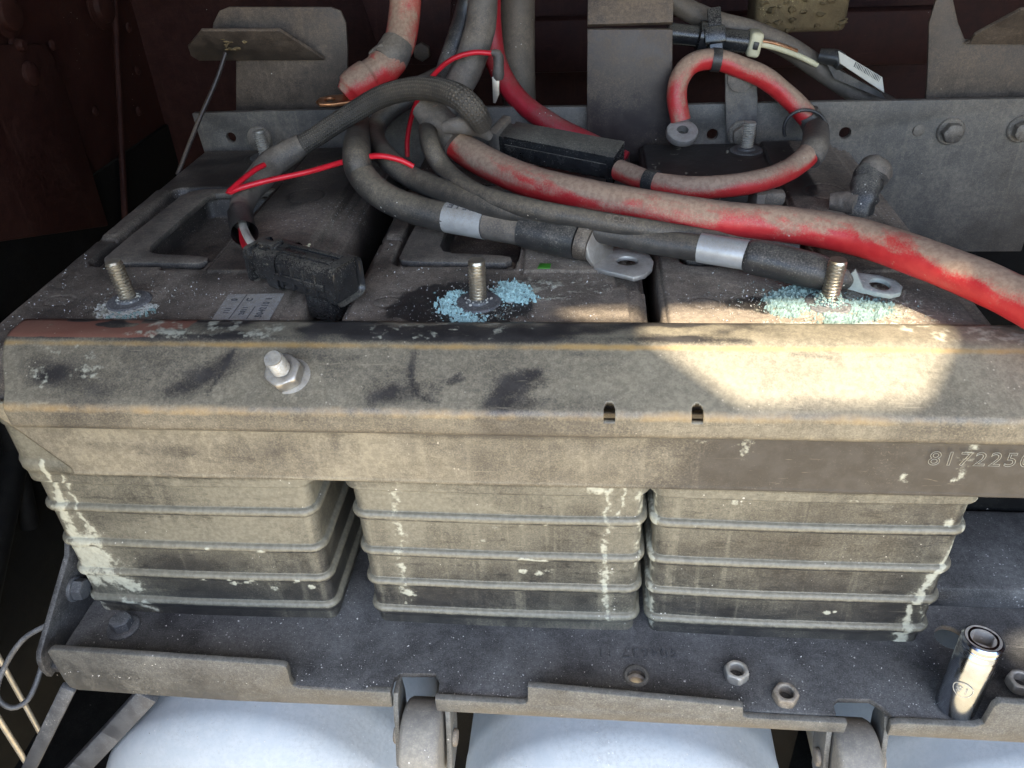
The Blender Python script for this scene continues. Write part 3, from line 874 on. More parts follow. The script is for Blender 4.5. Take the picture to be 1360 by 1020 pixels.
def ring(cx, cy, a0, a1, r0, r1, sy=1.0):
    def f():
        a = rad(RNG.uniform(a0, a1)); r = r0 + (r1 - r0) * RNG.random() ** 1.3
        return cx + r * math.cos(a), cy + r * math.sin(a) * sy, 1.15 - .5 * (r - r0) / (r1 - r0)
    return f
c1 = (X1 + .0666, .0525)
def crust_patch(root, mat, cx, cy, hw, mask, hmax, seed, step=.00042, name='corrosion'):
    """fused powdery crust: a broken sheet that swells up from the lid"""
    vn = VN(500 + seed)
    n = int(2 * hw / step)
    x = np.linspace(cx - hw, cx + hw, n); X_, Y_ = np.meshgrid(x, np.linspace(cy - hw, cy + hw, n), indexing='ij')
    f1 = vn.fbm(X_ * 230, Y_ * 230, 3); f2 = vn.fbm(X_ * 850 + 9, Y_ * 850, 2)
    mk = mask(X_ - cx, Y_ - cy)
    h = (mk - .50 + (f1 - .5) * 1.0 + (f2 - .5) * 1.5)
    h = np.where((mk < .08) | (Y_ < .004) | (X_ < root.location.x - BW / 2 + .002) | (X_ > root.location.x + BW / 2 - .002), -1, h)
    keep = h > 0
    z = LZ + .0007 + hmax * (np.sqrt(np.clip(h, 0, 1)) * (.35 + .9 * f2) * (.5 + f1)) - .0010 * (h <= 0)
    idx = np.arange(n * n).reshape(n, n)
    kk = keep[:-1, :-1] | keep[1:, :-1] | keep[1:, 1:] | keep[:-1, 1:]
    q = np.stack([idx[:-1, :-1], idx[1:, :-1], idx[1:, 1:], idx[:-1, 1:]], -1)[kk]
    used = np.unique(q); mp = np.zeros(n * n, int); mp[used] = np.arange(len(used))
    jit = RNG.uniform(-.25, .25, (n, n, 2)) * step
    V = np.stack([X_ + jit[..., 0], Y_ + jit[..., 1], z], -1).reshape(-1, 3)[used]
    b = MB(); b.add(V, mp[q]); o = b.build(name, mat, root, smooth=False); o['kind'] = 'stuff'
    return o
def sector(a0, a1, r0, r1, sy=1.0, soft=12):
    def f(dx, dy):
        r = np.hypot(dx, dy / sy); a = np.degrees(np.arctan2(dy / sy, dx)); mid = (a0 + a1) / 2; da = np.abs((a - mid + 180) % 360 - 180)
        return sstep((a1 - a0) / 2 + soft, (a1 - a0) / 2 - soft, da) * sstep(r0 - .002, r0 + .001, r) * sstep(r1 + .003, r1 - .006, r)
    return f
crust_patch(bat1, M['salt'], *c1, .028, lambda x, y: .60 * sector(195, 350, .012, .020)(x, y), .0008, 1)
crust_patch(bat1, M['teal'], c1[0] + .004, c1[1], .028, lambda x, y: .62 * sector(245, 325, .013, .021)(x, y), .0010, 2)
c2 = (X2 + .0765, .0525)
crust_patch(bat2, M['blue'], *c2, .036, lambda x, y: .86 * sector(135, 278, .0125, .0235, 1, 20)(x, y), .0018, 3, .00036)
crust_patch(bat2, M['blue'], *c2, .040, lambda x, y: .80 * sector(6, 64, .0125, .034, 1, 16)(x, y), .0016, 4, .00038)
c3 = (X3 + .0905, .0525)
crust_patch(bat3, M['teal'], *c3, .050, lambda x, y: .74 * np.maximum(sector(80, 225, .005, .034, .7)(x, y), sector(250, 380, .006, .034, .65)(x, y)), .0020, 6, .00045)
crust_patch(bat3, M['salt'], c3[0] - .004, c3[1] - .022, .045, lambda x, y: .66 * sector(170, 370, .000, .036, .45)(x, y), .0010, 8, .00045)

def grains(name, root, n, fn, r0, r1, mat):
    b = MB()
    for i in range(n):
        b.grain(fn(), r0 + (r1 - r0) * RNG.random() ** 3)
    o = b.build(name, mat, root, smooth=False); o['kind'] = 'stuff'
    return o
def puff(c, r0, sx, sy, n, root, mat, r1=.0008):
    def f():
        while True:
            a = RNG.uniform(0, 6.283); r = r0 + abs(RNG.normal()) * sx
            x, y = c[0] + r * math.cos(a), c[1] + r * math.sin(a) * sy
            if y > .004 and abs(x - root.location.x) < BW / 2 - .003: return (x, y, LZ + .0008)
    grains('loose_salt', root, n, f, .0002, r1, mat)
puff(c2, .012, .010, 1, 700, bat2, M['salt']); puff(c2, .012, .007, 1, 400, bat2, M['blue'], .0011)
puff(c3, .008, .022, .6, 1600, bat3, M['salt']); puff(c3, .008, .018, .6, 900, bat3, M['teal'], .0012)
puff(c1, .011, .008, 1, 400, bat1, M['salt'])
def collar(root, c, mat, n, hgt, r0=.0052):
    b = MB()
    for i in range(n):
        a = RNG.uniform(0, 6.283); t = RNG.random() ** 1.7; r = r0 + (1 - t) * .0022 * RNG.random()
        b.blob((c[0] + r * math.cos(a), c[1] + r * math.sin(a), LZ + .0024 + hgt * t), RNG.uniform(.0004, .0011) * (1.1 - .5 * t), .4, .8)
    o = b.build('corrosion', mat, root, smooth=False); o['kind'] = 'stuff'
collar(bat3, c3, M['teal'], 260, .0050); collar(bat3, c3, M['salt'], 90, .0035)
collar(bat2, c2, M['salt'], 50, .0020); collar(bat1, c1, M['salt'], 60, .0020)
for bt, x0 in ((bat1, X1), (bat2, X2), (bat3, X3)):
    def f():
        v = .005 + RNG.random() ** 1.6 * .13; u = RNG.uniform(.004, BW - .02)
        while rrect(np.array(u), np.array(v), .0125, .0955, .098, .2385, .01) < .001:
            v = .005 + RNG.random() ** 1.6 * .13; u = RNG.uniform(.004, BW - .02)
        return (x0 + u, v, LZ + .0004)
    grains('grit', bt, 1100, f, .0002, .0007, M['grit'])

# green scrap of leaf, warning label on the left lid
b = MB(); b.plate([(-.004, -.003), (.0035, -.0035), (.004, .003), (-.003, .004)], .001, T(*P(723, 355, Z=LZ + .001)), (), .0002)
tag(b.build('leaf_scrap', M['green']), 'tiny green leaf scrap lying on the middle battery', 'leaf')

def text_mesh(txt, size, mat, Mx, parent, name, ext=.0001, line=0):
    cu = bpy.data.curves.new('t', 'FONT'); cu.body = txt; cu.size = size; cu.extrude = ext; cu.resolution_u = 2; cu.align_x = 'CENTER'; cu.align_y = 'CENTER'
    if line: cu.fill_mode = 'NONE'; cu.extrude = 0; cu.bevel_depth = line; cu.bevel_resolution = 0; cu.resolution_u = 4; cu.space_character = 1.18
    o = bpy.data.objects.new('t', cu); COL.objects.link(o)
    dg = bpy.context.evaluated_depsgraph_get(); dg.update()
    me = bpy.data.meshes.new_from_object(o.evaluated_get(dg))
    bpy.data.objects.remove(o); bpy.data.curves.remove(cu)
    me.transform(Mx); me.materials.clear()
    return obj_from(name, me, mat, parent)
lx, ly = -.1925, .047
b = MB(); b.plate([(-.0165, -.0155), (.0165, -.0155), (.0165, .0155), (-.0165, .0155)], .0004, T(lx, ly, LZ + .0003) @ Matrix.Rotation(rad(3), 4, 'Z'), (), 0)
lab = b.build('label_sticker', M['paper'], bat1)
Rz = Matrix.Rotation(rad(92), 4, 'Z')
for t, dx, dy, sz in (('504210 1', .0095, -.001, .0052), ('2011', -.001, -.005, .0040), ('C', -.002, .008, .0050), ('111', -.0105, -.005, .0040), ('0', -.0110, .008, .0050)):
    text_mesh(t, sz, M['ink'], T(lx + dx, ly + dy, LZ + .0008) @ Rz, lab, 'print', line=.00022)
b = MB(); b.box(.0004, .029, .0002, T(lx - .0060, ly, LZ + .0008)); b.box(.0004, .014, .0002, T(lx + .0040, ly - .007, LZ + .0008)); b.build('print_rule', M['ink'], lab, smooth=False)

# ------------------------------------------------------------------ hold-down beam
def beam():
    root = thing('hold_down_beam', 'long dusty steel hold-down beam clamping the battery front edges', 'steel beam', (.03, -.01, .13))
    BX0, BX1 = -.310, .40
    prof = [(.0218, .2105), (.0215, .2130)]
    def arcp(cy, cz, r, a0, a1, k):
        for i in range(1, k):
            a = rad(a0 + (a1 - a0) * i / (k - 1)); prof.append((cy + r * math.cos(a), cz + r * math.sin(a)))
    for t in np.linspace(0, 1, 10)[1:]: prof.append((.0215 + (.0085 - .0215) * t, .2130 + .0003 * math.sin(t * 3.1)))
    # first bend, slanted face, rounded nose, short lip
    fd = np.array([-.0345, -.0195]); fd = fd / np.linalg.norm(fd)   # along the face
    nrm = np.array([fd[1], -fd[0]])                                   # outward normal
    p0 = np.array([.0045, .2120])
    prof.append((.0065, .2128)); prof.append(tuple(p0))
    nf = 40; Lf = .0355
    for i in range(1, nf + 1): prof.append(tuple(p0 + fd * Lf * i / nf))
    e = np.array(prof[-1])
    a0 = math.degrees(math.atan2(nrm[1], nrm[0])); r = .0032
    c = e - nrm * r
    if nrm[1] < 0: nrm = -nrm; a0 = math.degrees(math.atan2(nrm[1], nrm[0])); c = e - nrm * r
    arcp(c[0], c[1], r, a0, 185, 10)
    for t in np.linspace(0, 1, 8)[1:]: prof.append((prof[-1][0] + .00004, c[1] - .0085 * t))
    zb = prof[-1][1]; yb = prof[-1][0]
    prof.append((yb + .0008, zb - .0008)); prof.append((yb + .003, zb - .0006)); prof.append((yb + .003, zb + .004))
    prof = np.array(prof); nv = len(prof)
    nu = 520
    SLOTX = [P(px, 556, Y=-.0275)[0] for px in (809, 925)]
    xs = np.unique(np.r_[np.linspace(BX0, BX1, nu)] + 0)
    for qx in SLOTX: xs = np.r_[xs[np.abs(xs - qx) > .0042], np.linspace(qx - .0040, qx + .0040, 33)]
    xs = np.sort(xs); nu = len(xs)
    Xg = np.repeat(xs[:, None], nv, 1); Yg = np.repeat(prof[None, :, 0], nu, 0); Zg = np.repeat(prof[None, :, 1], nu, 0)
    s = np.r_[0, np.cumsum(np.hypot(*np.diff(prof, axis=0).T))]; Sg = np.repeat(s[None, :], nu, 0)
    vn = VN(55)
    Zg = Zg + (vn.fbm(Xg * 14, Sg * 20, 2) - .5) * .0010; Yg = Yg + (vn.fbm(Xg * 11 + 9, Sg * 16, 2) - .5) * .0012
    # slanted end on the left
    Xg = np.where(Xg < BX0 + .02, Xg + sstep(.02, .06, Sg) * .012 * (1 - (Xg - BX0) / .02), Xg)
    V = np.stack([Xg, Yg, Zg], -1).reshape(-1, 3)
    x, sg = Xg.ravel(), Sg.ravel()
    n1 = vn.fbm(x * 24, sg * 30, 4); n2 = vn.fbm(x * 150, sg * 150, 3)
    R = (n1 - .5) * .55; G = np.zeros_like(R); B = np.zeros_like(R); W = np.zeros_like(R)
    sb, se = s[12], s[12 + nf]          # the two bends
    W = np.maximum(W, .72 * np.exp(-((sg - sb - .0022) / .0026) ** 2) * (.5 + .6 * n1)); W = np.maximum(W, .58 * np.exp(-((sg - se - .002) / .0022) ** 2) * (.5 + .6 * n1))  # golden bounce reflection painted along both bends
    B += .9 * np.exp(-((sg - sb + .0012) / .0012) ** 2) * (x < .08) * .6
    # top lip: dark paint on the left with red primer and torn salty scale
    lip = sstep(sb, sb - .003, sg)
    tn = vn.fbm(x * 160, sg * 260, 4)
    B += lip * sstep(.12, .04, x) * .75 * sstep(.35, .6, vn.fbm(x * 30 + 4, sg * 90, 3))
    G = np.maximum(G, lip * sstep(.40, .70, tn) * .66 * np.clip(sstep(-.275, -.23, x) * sstep(-.14, -.17, x) + sstep(-.125, -.10, x) * sstep(-.02, -.05, x) + .9 * sstep(.14, .16, x), 0, 1))
    W = W - 1.6 * lip * sstep(-.19, -.24, x) * sstep(.40, .55, vn.fbm(x * 55, sg * 120, 2))
    # smudges on the slanted face, with the clamp nut's shadow painted among them
    def smudge_and_shadow(px, py, rx, ry, amt, rot=0):
        nonlocal B, R
        q = P(px, py, Y=-.012)
        sm = sb + (se - sb) * np.clip((py - 458) / 88, 0, 1)
        dx = x - q[0]; dy = -(sg - sm)
        c_, s_ = math.cos(rad(rot)), math.sin(rad(rot))
        a, b2 = dx * c_ + dy * s_, -dx * s_ + dy * c_
        dd = np.hypot(a / rx, b2 / ry) + (n2 - .5) * .7 + (n1 - .5) * .5
        B += amt * .24 * sstep(1.35, .35, dd)
    for a in ((690, 508, .020, .0040, .9, 20), (672, 522, .010, .004, .8, 45), (606, 508, .006, .002, .5, 40), (560, 528, .018, .006, .8, 10), (520, 530, .012, .006, .6, 0), (545, 505, .004, .010, .4, 0),
              (285, 505, .026, .008, .8, 30), (65, 505, .012, .007, .8, -20), (98, 515, .014, .007, .7, 0), (700, 540, .016, .003, .9, 5), (402, 470, .012, .006, .7, 0), (180, 530, .02, .004, .4, 0), (760, 500, .05, .004, .3, 5), (1130, 535, .05, .004, .5, 2), (880, 520, .03, .004, .3, 0)):
        smudge_and_shadow(*a)
    for ln, w, am in ((((655, 540), (690, 512), (712, 500)), .0030, .5), (((672, 546), (700, 520), (722, 512)), .0022, .45), (((245, 530), (280, 508), (298, 482)), .0034, .35), (((300, 470), (298, 505), (296, 535)), .0010, .5), (((545, 470), (548, 500), (560, 530), (590, 542)), .0016, .5), (((505, 540), (530, 520)), .003, .4), (((60, 520), (80, 500)), .003, .35), (((600, 512), (612, 502), (606, 514), (618, 508)), .0012, .5), (((420, 480), (470, 476)), .0012, .25), (((760, 474), (840, 480)), .0014, .3), (((1060, 470), (1120, 476)), .0012, .3)):
        wp = [(P(px, py, Y=-.012)[0], sb + (se - sb) * (py - 458) / 88) for px, py in ln]
        B += .6 * am * np.exp(-.8 * seg_dist(x + (n2 - .5) * .004, sg + (n1 - .5) * .006, wp, w) ** 2) * (.5 + n2)
    q = P(95, 505, Y=-.012)
    G = np.maximum(G, .62 * sstep(.05, .0, np.hypot(x - q[0], (sg - (sb + se) / 2) * 2.0)) * sstep(.45, .65, n2))
    R += .10 * sstep(.0, .12, x)
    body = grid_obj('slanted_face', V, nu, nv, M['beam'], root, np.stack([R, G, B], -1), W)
    # two keyhole slots in the nose
    me = body.data
    bmx = bmesh.new(); bmx.from_mesh(me)
    dead = []
    for fc in bmx.faces:
        c_ = fc.calc_center_median()
        for qx in SLOTX:
            dx = c_.x - qx
            if abs(dx) < .0027 and c_.y < e[0] + .0075:
                top = e[0] - (-.0048) * 1.0 - .0
                ly = (c_.y - e[0]) if c_.z > e[1] - .0015 else -.001
                if ly < .0002 or (dx / .0027) ** 2 + ((ly - .0002) / .0027) ** 2 < 1: 
                    if c_.z > e[1] - .0030: dead.append(fc); break
    bmesh.ops.delete(bmx, geom=dead, context='FACES'); bmx.to_mesh(me); bmx.free()
    sol = body.modifiers.new('thickness', 'SOLIDIFY'); sol.thickness = .003; sol.offset = -1
    # flat strip against the batteries
    loop = [(-.3255, .180), (-.3255, .1700), (-.3035, .1385), (-.2990, .1345), (-.292, .1318), (-.05, .1300), (.40, .1285), (.40, .180)]
    nu2, nv2 = 420, 40
    us = np.linspace(0, 1, nu2); vs = np.linspace(0, 1, nv2)
    Ux, Vz = np.meshgrid(us, vs, indexing='ij')
    zb2 = .1305 - .0015 * Ux
    Zs = .180 + (zb2 - .180) * Vz
    xl = -.3265 + (.3265 - .296) * np.clip((Vz - .18) / .74, 0, 1)
    Xs = xl + (.40 - xl) * Ux
    Ys = -.0075 + (vn.fbm(Xs * 12, Zs * 12, 2) - .5) * .0012 - .0006 * (Vz > .99)
    xx, zz = Xs.ravel(), Zs.ravel()
    n1 = vn.fbm(xx * 26 + 40, zz * 34, 4); n2 = vn.fbm(xx * 140, zz * 140, 3)
    R = (n1 - .5) * .8 + .22 * sstep(.02, -.12, xx) - .42 * sstep(.0, .12, xx); G = np.zeros_like(R); B = np.zeros_like(R)
    for (px, py, rx, rz, am) in ((220, 598, .016, .005, .6), (140, 592, .02, .004, .5), (372, 592, .010, .007, .5), (445, 588, .003, .008, .7), (300, 605, .03, .006, .4), (640, 578, .05, .0025, .9), (470, 592, .003, .007, .5)):
        q = P(px, py, Y=-.0075); d = np.hypot((xx - q[0]) / rx, (zz - q[2]) / rz) + (n2 - .5) * .6
        B += am * .35 * sstep(1.5, .3, d)
    for ln, w in ((((1295, 585), (1284, 612), (1278, 630)), .0035), (((1252, 640), (1275, 636), (1282, 628)), .0018), (((925, 572), (930, 590)), .005), (((1200, 633), (1204, 637)), .003), (((1000, 575), (985, 600)), .004), (((58, 612), (80, 622)), .004)):
        wp = [(P(*q, Y=-.0075)[0], P(*q, Y=-.0075)[2]) for q in ln]
        G = np.maximum(G, .62 * np.exp(-.8 * seg_dist(xx, zz, wp, w * .8) ** 2) * (.3 + n2))
    Vv = np.stack([Xs, Ys, Zs], -1).reshape(-1, 3)
    st = grid_obj('flat_strip', Vv, nu2, nv2, M['beam'], root, np.stack([R, G, B], -1), None, flip=True)
    so2 = st.modifiers.new('thickness', 'SOLIDIFY'); so2.thickness = .003; so2.offset = -1
    # part number scribed in the strip
    text_mesh('8172250', .0125, M['stamp'], basis((1, 0, 0), (0, 0, 1), P(1302, 611, Y=-.0088)), st, 'part_number', line=.00016)
    # clamp stud with nut and washer
    base = np.array([-.1525, 0, 0]); q = P(388, 515, Y=-.012)
    y_, z_ = p0 + fd * (Lf * .56); base = Vector((q[0], y_, z_))
    nv3 = Vector((-.06, nrm[0], nrm[1])).normalized()
    Mx = frame(nv3, (0, 0, 1), base)
    b = MB(); b.lathe([(.0052, 0), (.0128, 0), (.0132, .0010), (.0128, .0020), (.0100, .0030), (.0052, .0030)], 32, Mx)
    b.build('washer', M['zinc'], root)
    b = MB(); b.hexhead(.0172, .0078, Mx @ T(0, 0, .0028), hole=.0046)
    b.build('nut', M['zinc'], root)
    b = MB(); b.thread(.0050, 0, .0205, .0021, Mx, 24); b.build('clamp_stud', M['zinc'], root)
    return root
beam()

# ------------------------------------------------------------------ tray
def tray():
    root = thing('battery_tray', 'dark blue-grey steel tray with notched front lip under the batteries', 'battery tray', (.02, .1, -.01))
    FY = -.0535
    def nx(px, py): q = P(px, py, Z=0); return (q[0], q[1])
    loop = [(-.3384, .36), (-.3384, -.0445), (-.336, -.0450), (-.1165, FY + .0025), (-.1165, -.041), (-.1135, -.0372), (-.0915, -.0362), (-.0880, -.041), (-.0875, FY + .002), (.1445, FY + .002), (.1445, -.0440), (.148, -.0408), (.166, -.0402), (.1715, -.0445), (.1765, FY + .002), (.46, FY + .002), (.46, .36)]
    hx, hy = nx(845, 899)
    b = MB(); b.plate(loop, .0045, T(0, 0, -.0045), [circle(hx, hy, .0055), circle(*nx(1262, 846), .009)], .0008)
    b.build('floor', M['tray'], root)
    # raised step on the right behind the last battery
    b = MB(); b.plate([(.212, .030), (.46, .030), (.46, .105), (.212, .105)], .019, T(0, 0, .0002), (), .004)
    b.build('raised_step', M['tray'], root)
    b = MB(); b.box(.25, .006, .16, T(.335, .110, .080), .001); b.build('shade_upright', M['dark'], root)  # dark sheet standing in for the black shadow under the beam
    # front lip in three notched lengths
    def lip(pts, name='front_lip'):
        b = MB(); b.plate([(p[0], p[1]) for p in pts], .0045, basis((1, 0, 0), (0, 0, 1), (0, FY + .002, 0)), (), .0010)
        return b.build(name, M['flange'], root)
    lo = np.array((-.336, -.0465, 0)); le = np.array((-.1165, FY + .002, 0)); ld = le - lo
    b = MB(); plate_on(b, [(62, 866), (68, 863), (374, 884), (380, 887), (383, 894), (385, 905), (389, 911), (396, 914), (518, 920), (522, 940), (300, 931), (104, 917), (92, 913), (84, 903)], lo, (ld[1], -ld[0], 0), .0045, (), .0010)
    b.build('front_lip', M['flange'], root)
    lip([(-.0885, .0028), (-.0375, .0018), (-.0345, .0025), (-.0330, .005), (-.0325, .0185), (.0885, .0095), (.0905, .0085), (.0915, .0005), (.094, -.0008), (.1500, -.0015), (.1500, -.0110), (-.0885, -.0095)])
    lip([(.1735, -.0008), (.1775, .0012), (.2180, .0012), (.2225, .004), (.2235, .020), (.226, .024), (.46, .012), (.46, -.0135), (.1735, -.0112)])
    # left side plate
    sp = [(.36, .155), (.10, .150), (.020, .062), (.0085, .0455), (-.0445, .0147), (-.0475, .0105), (-.0485, .002), (-.0465, -.0075), (.36, -.0075)]
    b = MB(); b.plate(sp, .0040, basis((0, 1, 0), (0, 0, 1), (-.3425, 0, 0)), (), .0010)
    b.build('side_plate', M['tray'], root)
    def bolt(loc, d, af, h, mat='bolt', wr=1.35):
        Mx = frame(d, (0, 0, 1), loc)
        b = MB(); b.lathe([(af * .5 * wr, 0), (af * .5 * wr, .0012), (af * .5 * wr * .9, .002), (0, .002)], 26, Mx); b.hexhead(af, h, Mx @ T(0, 0, .0015))
        return b.build('bolt', M[mat], root)
    bolt(P(164, 834, Z=0) + [0, 0, .0002], (0, 0, 1), .0125, .0075, 'strap', wr=1.7)
    bolt(P(98, 782, X=-.3384), (1, 0, 0), .0125, .007, 'strap')
    # weld nut under the floor hole
    b = MB(); b.hexhead(.017, .007, T(hx, hy, -.0120), hole=.0045); b.build('weld_nut', M['zinc'], root)
    b = MB(); b.lathe([(.0055, 0), (.0075, 0), (.0078, .0006), (.0070, .0016), (.0058, .0018)], 24, T(hx, hy, .0002)); b.build('hole_rim', M['flange'], root)
    # rollers hung in the notches
    for xc, bw, sc in ((-.0985, .0250, 1.0), (.1585, .0250, 1.0)):
        for sgn in (-1, 1):
            lp = [(-.048, -.0048), (-.052, -.010), (-.058, -.030), (-.067, -.052), (-.062, -.060), (-.046, -.058), (-.038, -.042), (-.034, -.020), (-.036, -.0048)]
            b = MB(); b.plate(lp, .0032, basis((0, 1, 0), (0, 0, 1), (xc + sgn * (bw / 2 + .0035) - .0016, 0, 0)), (), .0006)
            ear = b.build('roller_bracket', M['flange'], root)
            b = MB(); b.lathe([(.0001, 0), (.0055, 0), (.0055, .0016), (.0046, .0024), (0, .0026)], 18, frame((sgn, 0, 0), (0, 0, 1), (xc + sgn * (bw / 2 + .0052), -.053, -.040)))
            b.build('pin_head', M['bolt'], ear)
        b = MB(); R_ = .0255
        b.lathe([(0, -bw / 2), (R_ * .86, -bw / 2), (R_ * .95, -bw / 2 + .0012), (R_, -bw / 2 + .0034), (R_, bw / 2 - .0034), (R_ * .95, bw / 2 - .0012), (R_ * .86, bw / 2), (0, bw / 2)], 48, frame((1, 0, 0), (0, 0, 1), (xc, -.055, -.041)))
        b.build('roller', M['roller'], root)
    # scribed number, upside down as it is on the tray
    text_mesh('504637 11', .0100, M['strap'], T(*(P(846, 866, Z=.0006))) @ Matrix.Rotation(rad(183), 4, 'Z'), root, 'scribed_number', line=.00016)
    # grit and salt spilled on the floor
    def f():
        while True:
            x = RNG.uniform(-.335, .26); y = -.050 + RNG.random() ** 1.5 * .055
            if not (-.118 < x < -.086 and y < -.036) and not (.143 < x < .178 and y < -.039): return (x, y, .0003)
    grains('grit', root, 1500, f, .00018, .0008, M['grit'])
    return root
tray()

# ------------------------------------------------------------------ loose tools and nuts on the tray
def nut(px, py, label, mat, rot, z=0, tilt=0):
    p = P(px, py, Z=z)
    b = MB(); b.hexhead(.0132, .0072, T(p[0], p[1], z + .0003) @ Matrix.Rotation(rad(tilt), 4, 'X') @ Matrix.Rotation(rad(rot), 4, 'Z'), hole=.0044)
    return tag(b.build('hex_nut', M[mat]), label, 'nut', 'loose hex nuts on the tray')
nut(977, 899, 'bright hex nut on the tray, the left one of the loose pair', 'zinc', 8)
nut(1042, 929, 'dull dusty hex nut near the notch in the tray lip', 'bolt', 22)
nut(1352, 912, 'hex nut at the right picture edge beside the chrome socket', 'zinc', 12, .004)

def socket():
    p = P(1268, 938, Z=0); base = Vector((p[0], p[1], .0004))
    root = thing('deep_socket', 'chrome deep socket standing upright on the right of the tray', 'socket', base)
    tilt = Matrix.Translation(base) @ Matrix.Rotation(rad(-3), 4, 'X') @ Matrix.Rotation(rad(2), 4, 'Y')
    H = .056; r = .0107
    prof = [(r * .72, .012), (r * .74, 0), (r * .93, 0), (r, .0012), (r, .030), (r * 1.0, .034), (r * 1.0, .0445), (r * .955, .0452), (r * .955, .0462), (r, .0466)]
    for i in range(5):
        prof += [(r * 1.0, .0468 + i * .0009), (r * .985, .0472 + i * .0009)]
    prof += [(r, .0516), (r * .97, .0520), (r * .97, .0526), (r, .0530), (r, H - .0012), (r * .9, H), (.0066, H), (.0066, H - .001)]
    b = MB(); b.lathe(prof, 56, tilt); b.build('body', M['chrome'], root)
    # square drive recess
    def rf(th, rr, z, j):
        if j == 0 or j == 4: return rr
        return min(.0048 / max(abs(math.cos(th + .5)), abs(math.sin(th + .5))), .0064)
    b = MB(); b.lathe([(.0092, H + .0001), (1, H - .0002), (1, H - .011), (1, H - .0112), (.0, H - .0112)], 64, tilt, rf)
    b.build('square_drive', M['lug'], root)
    # size in a ring, etched upside down on the barrel
    d = Vector((CAM[0] - base.x + .02, CAM[1] - base.y, 0)).normalized()
    side = Vector((0, 0, 1)).cross(d)
    Mx = tilt.to_3x3().to_4x4(); Mx.translation = tilt @ Vector((d.x * (r + .00015), d.y * (r + .00015), .0245))
    face = basis(-side, (0, 0, -1), Mx.translation)
    b = MB(); b.lathe([(.0050, -.0001), (.0054, -.0001), (.0054, .0002), (.0050, .0002)], 40, face, closed=True)
    # wrap round the barrel
    def wrap(o):
        for v in o.data.vertices:
            l = face.inverted() @ v.co; a = l.x / r
            v.co = face @ Vector((r * math.sin(a), l.y, l.z - r * (1 - math.cos(a))))
    ro = b.build('size_ring', M['salt'], root); wrap(ro)
    to = text_mesh('15', .0064, M['salt'], face, root, 'size_mark', line=.00018); wrap(to)
    return root
socket()

# ------------------------------------------------------------------ tanks and straps below
for i, (cx, lab) in enumerate(((-.243, 'left silver tank below the tray, beside the dark rubber strap'), (.028, 'middle silver tank below the tray between the two rollers'), (.300, 'right silver tank below the tray under the chrome socket'))):
    root = thing('silver_tank', lab, 'tank', (cx, .1, -.31), 'silver tanks below the tray')
    Rk = .118; Mx = frame((0, -1, 0), (0, 0, 1), (cx, -.028, -.178))
    prof = [(0, .048)] + [(Rk * math.sin(a), .048 * math.cos(a)) for a in np.linspace(.08, math.pi / 2, 22)] + [(Rk, -.02), (Rk * 1.004, -.022), (Rk * 1.004, -.034), (Rk, -.036), (Rk, -.42), (0, -.46)]
    b = MB(); b.lathe(prof, 72, Mx); b.build('shell', M['tank'], root)
    def f(cx=cx):
        a = math.pi / 2 + RNG.normal() * .45; t = RNG.random() ** 1.5
        ph = (.5 + .5 * t) * math.pi / 2 if RNG.random() < .6 else math.pi / 2
        q = Rk * math.sin(ph); yy = -.028 - .048 * math.cos(ph) + (RNG.random() * .05 if ph > 1.55 else 0)
        return (cx + q * math.cos(a), yy, -.178 + q * math.sin(a))
    grains('grit', root, 500, f, .0002, .0008, M['grit'])
b = MB(); b.box(1.5, .5, .012, T(.2, .26, -.31), .002)  # dark filler added to hide the sunlit ground between the tanks
for cx in (-.378, -.1075, .164, .436): b.box(.03, .40, .16, T(cx, .27, -.224), .004)
tag(b.build('tank_gap_filler', M['dark']), 'dark cradle added to blacken the gaps between the silver tanks', 'filler')
sp = [P(196, 922, Z=-.045), P(150, 972, Z=-.085), P(112, 1012, Z=-.115), P(80, 1046, Z=-.15)]
b = MB()
for i in range(3):
    a, c = Vector(sp[i]), Vector(sp[i + 1]); L = (c - a).length
    b.box(.015, .008, L + .004, frame(c - a, (0, -1, 0), (a + c) / 2), .002)
tag(b.build('tank_strap', M['strap']), 'dark flat rubber strap along the left edge of the left tank', 'strap')
b = MB(); a, c = Vector(P(92, 912, Z=-.02)), Vector(P(34, 1030, Z=-.11)); L = (c - a).length
b.box(.0095, .005, L, frame(c - a, (0, -1, 0), (a + c) / 2), .001)
tag(b.build('brace_bar', M['strap']), 'narrow flat steel brace running down from the tray left corner', 'brace')
for k, (q0, q1, lab) in enumerate((((-10, 858), (60, 985), 'sunlit edge shaped as a pale thin rod at far lower left crossing behind the wire loop'), ((-8, 945), (46, 1030), 'sunlit edge shaped as a pale thin rod at lower left corner nearest the brace'))):
    a, c = P(*q0, Z=-.02), P(*q1, Z=-.12)
    tag(tube_mesh('sunlit_edge', [(*a, .0019), (*(a * .5 + c * .5), .0019), (*c, .0019)], M['rod'], sides=10), lab, 'rod')  # pale bars made up for the bright lines of sunlit edges
wl = path([(66, 828, 'z', .02, .0018), (30, 850, 'z', .01, .0018), (4, 890, 'z', -.01, .0018), (-4, 925, 'z', -.02, .0018), (16, 940, 'z', -.03, .0018), (38, 928, 'z', -.03, .0018), (54, 890, 'z', -.02, .0018), (58, 868, 'z', -.01, .0018)])
tag(tube_mesh('wire_loop', wl, M['strap'], sides=10), 'thin dark wire loop hanging left of the tray corner', 'wire')
# chassis rail behind and below, dark
b = MB(); b.box(1.4, .02, .26, T(.39, .42, -.02), .004); b.box(1.4, .08, .02, T(.39, .395, -.155), .004)
tag(b.build('chassis_rail', M['dark']), 'dark chassis rail behind the batteries below the steel back plate', 'rail')

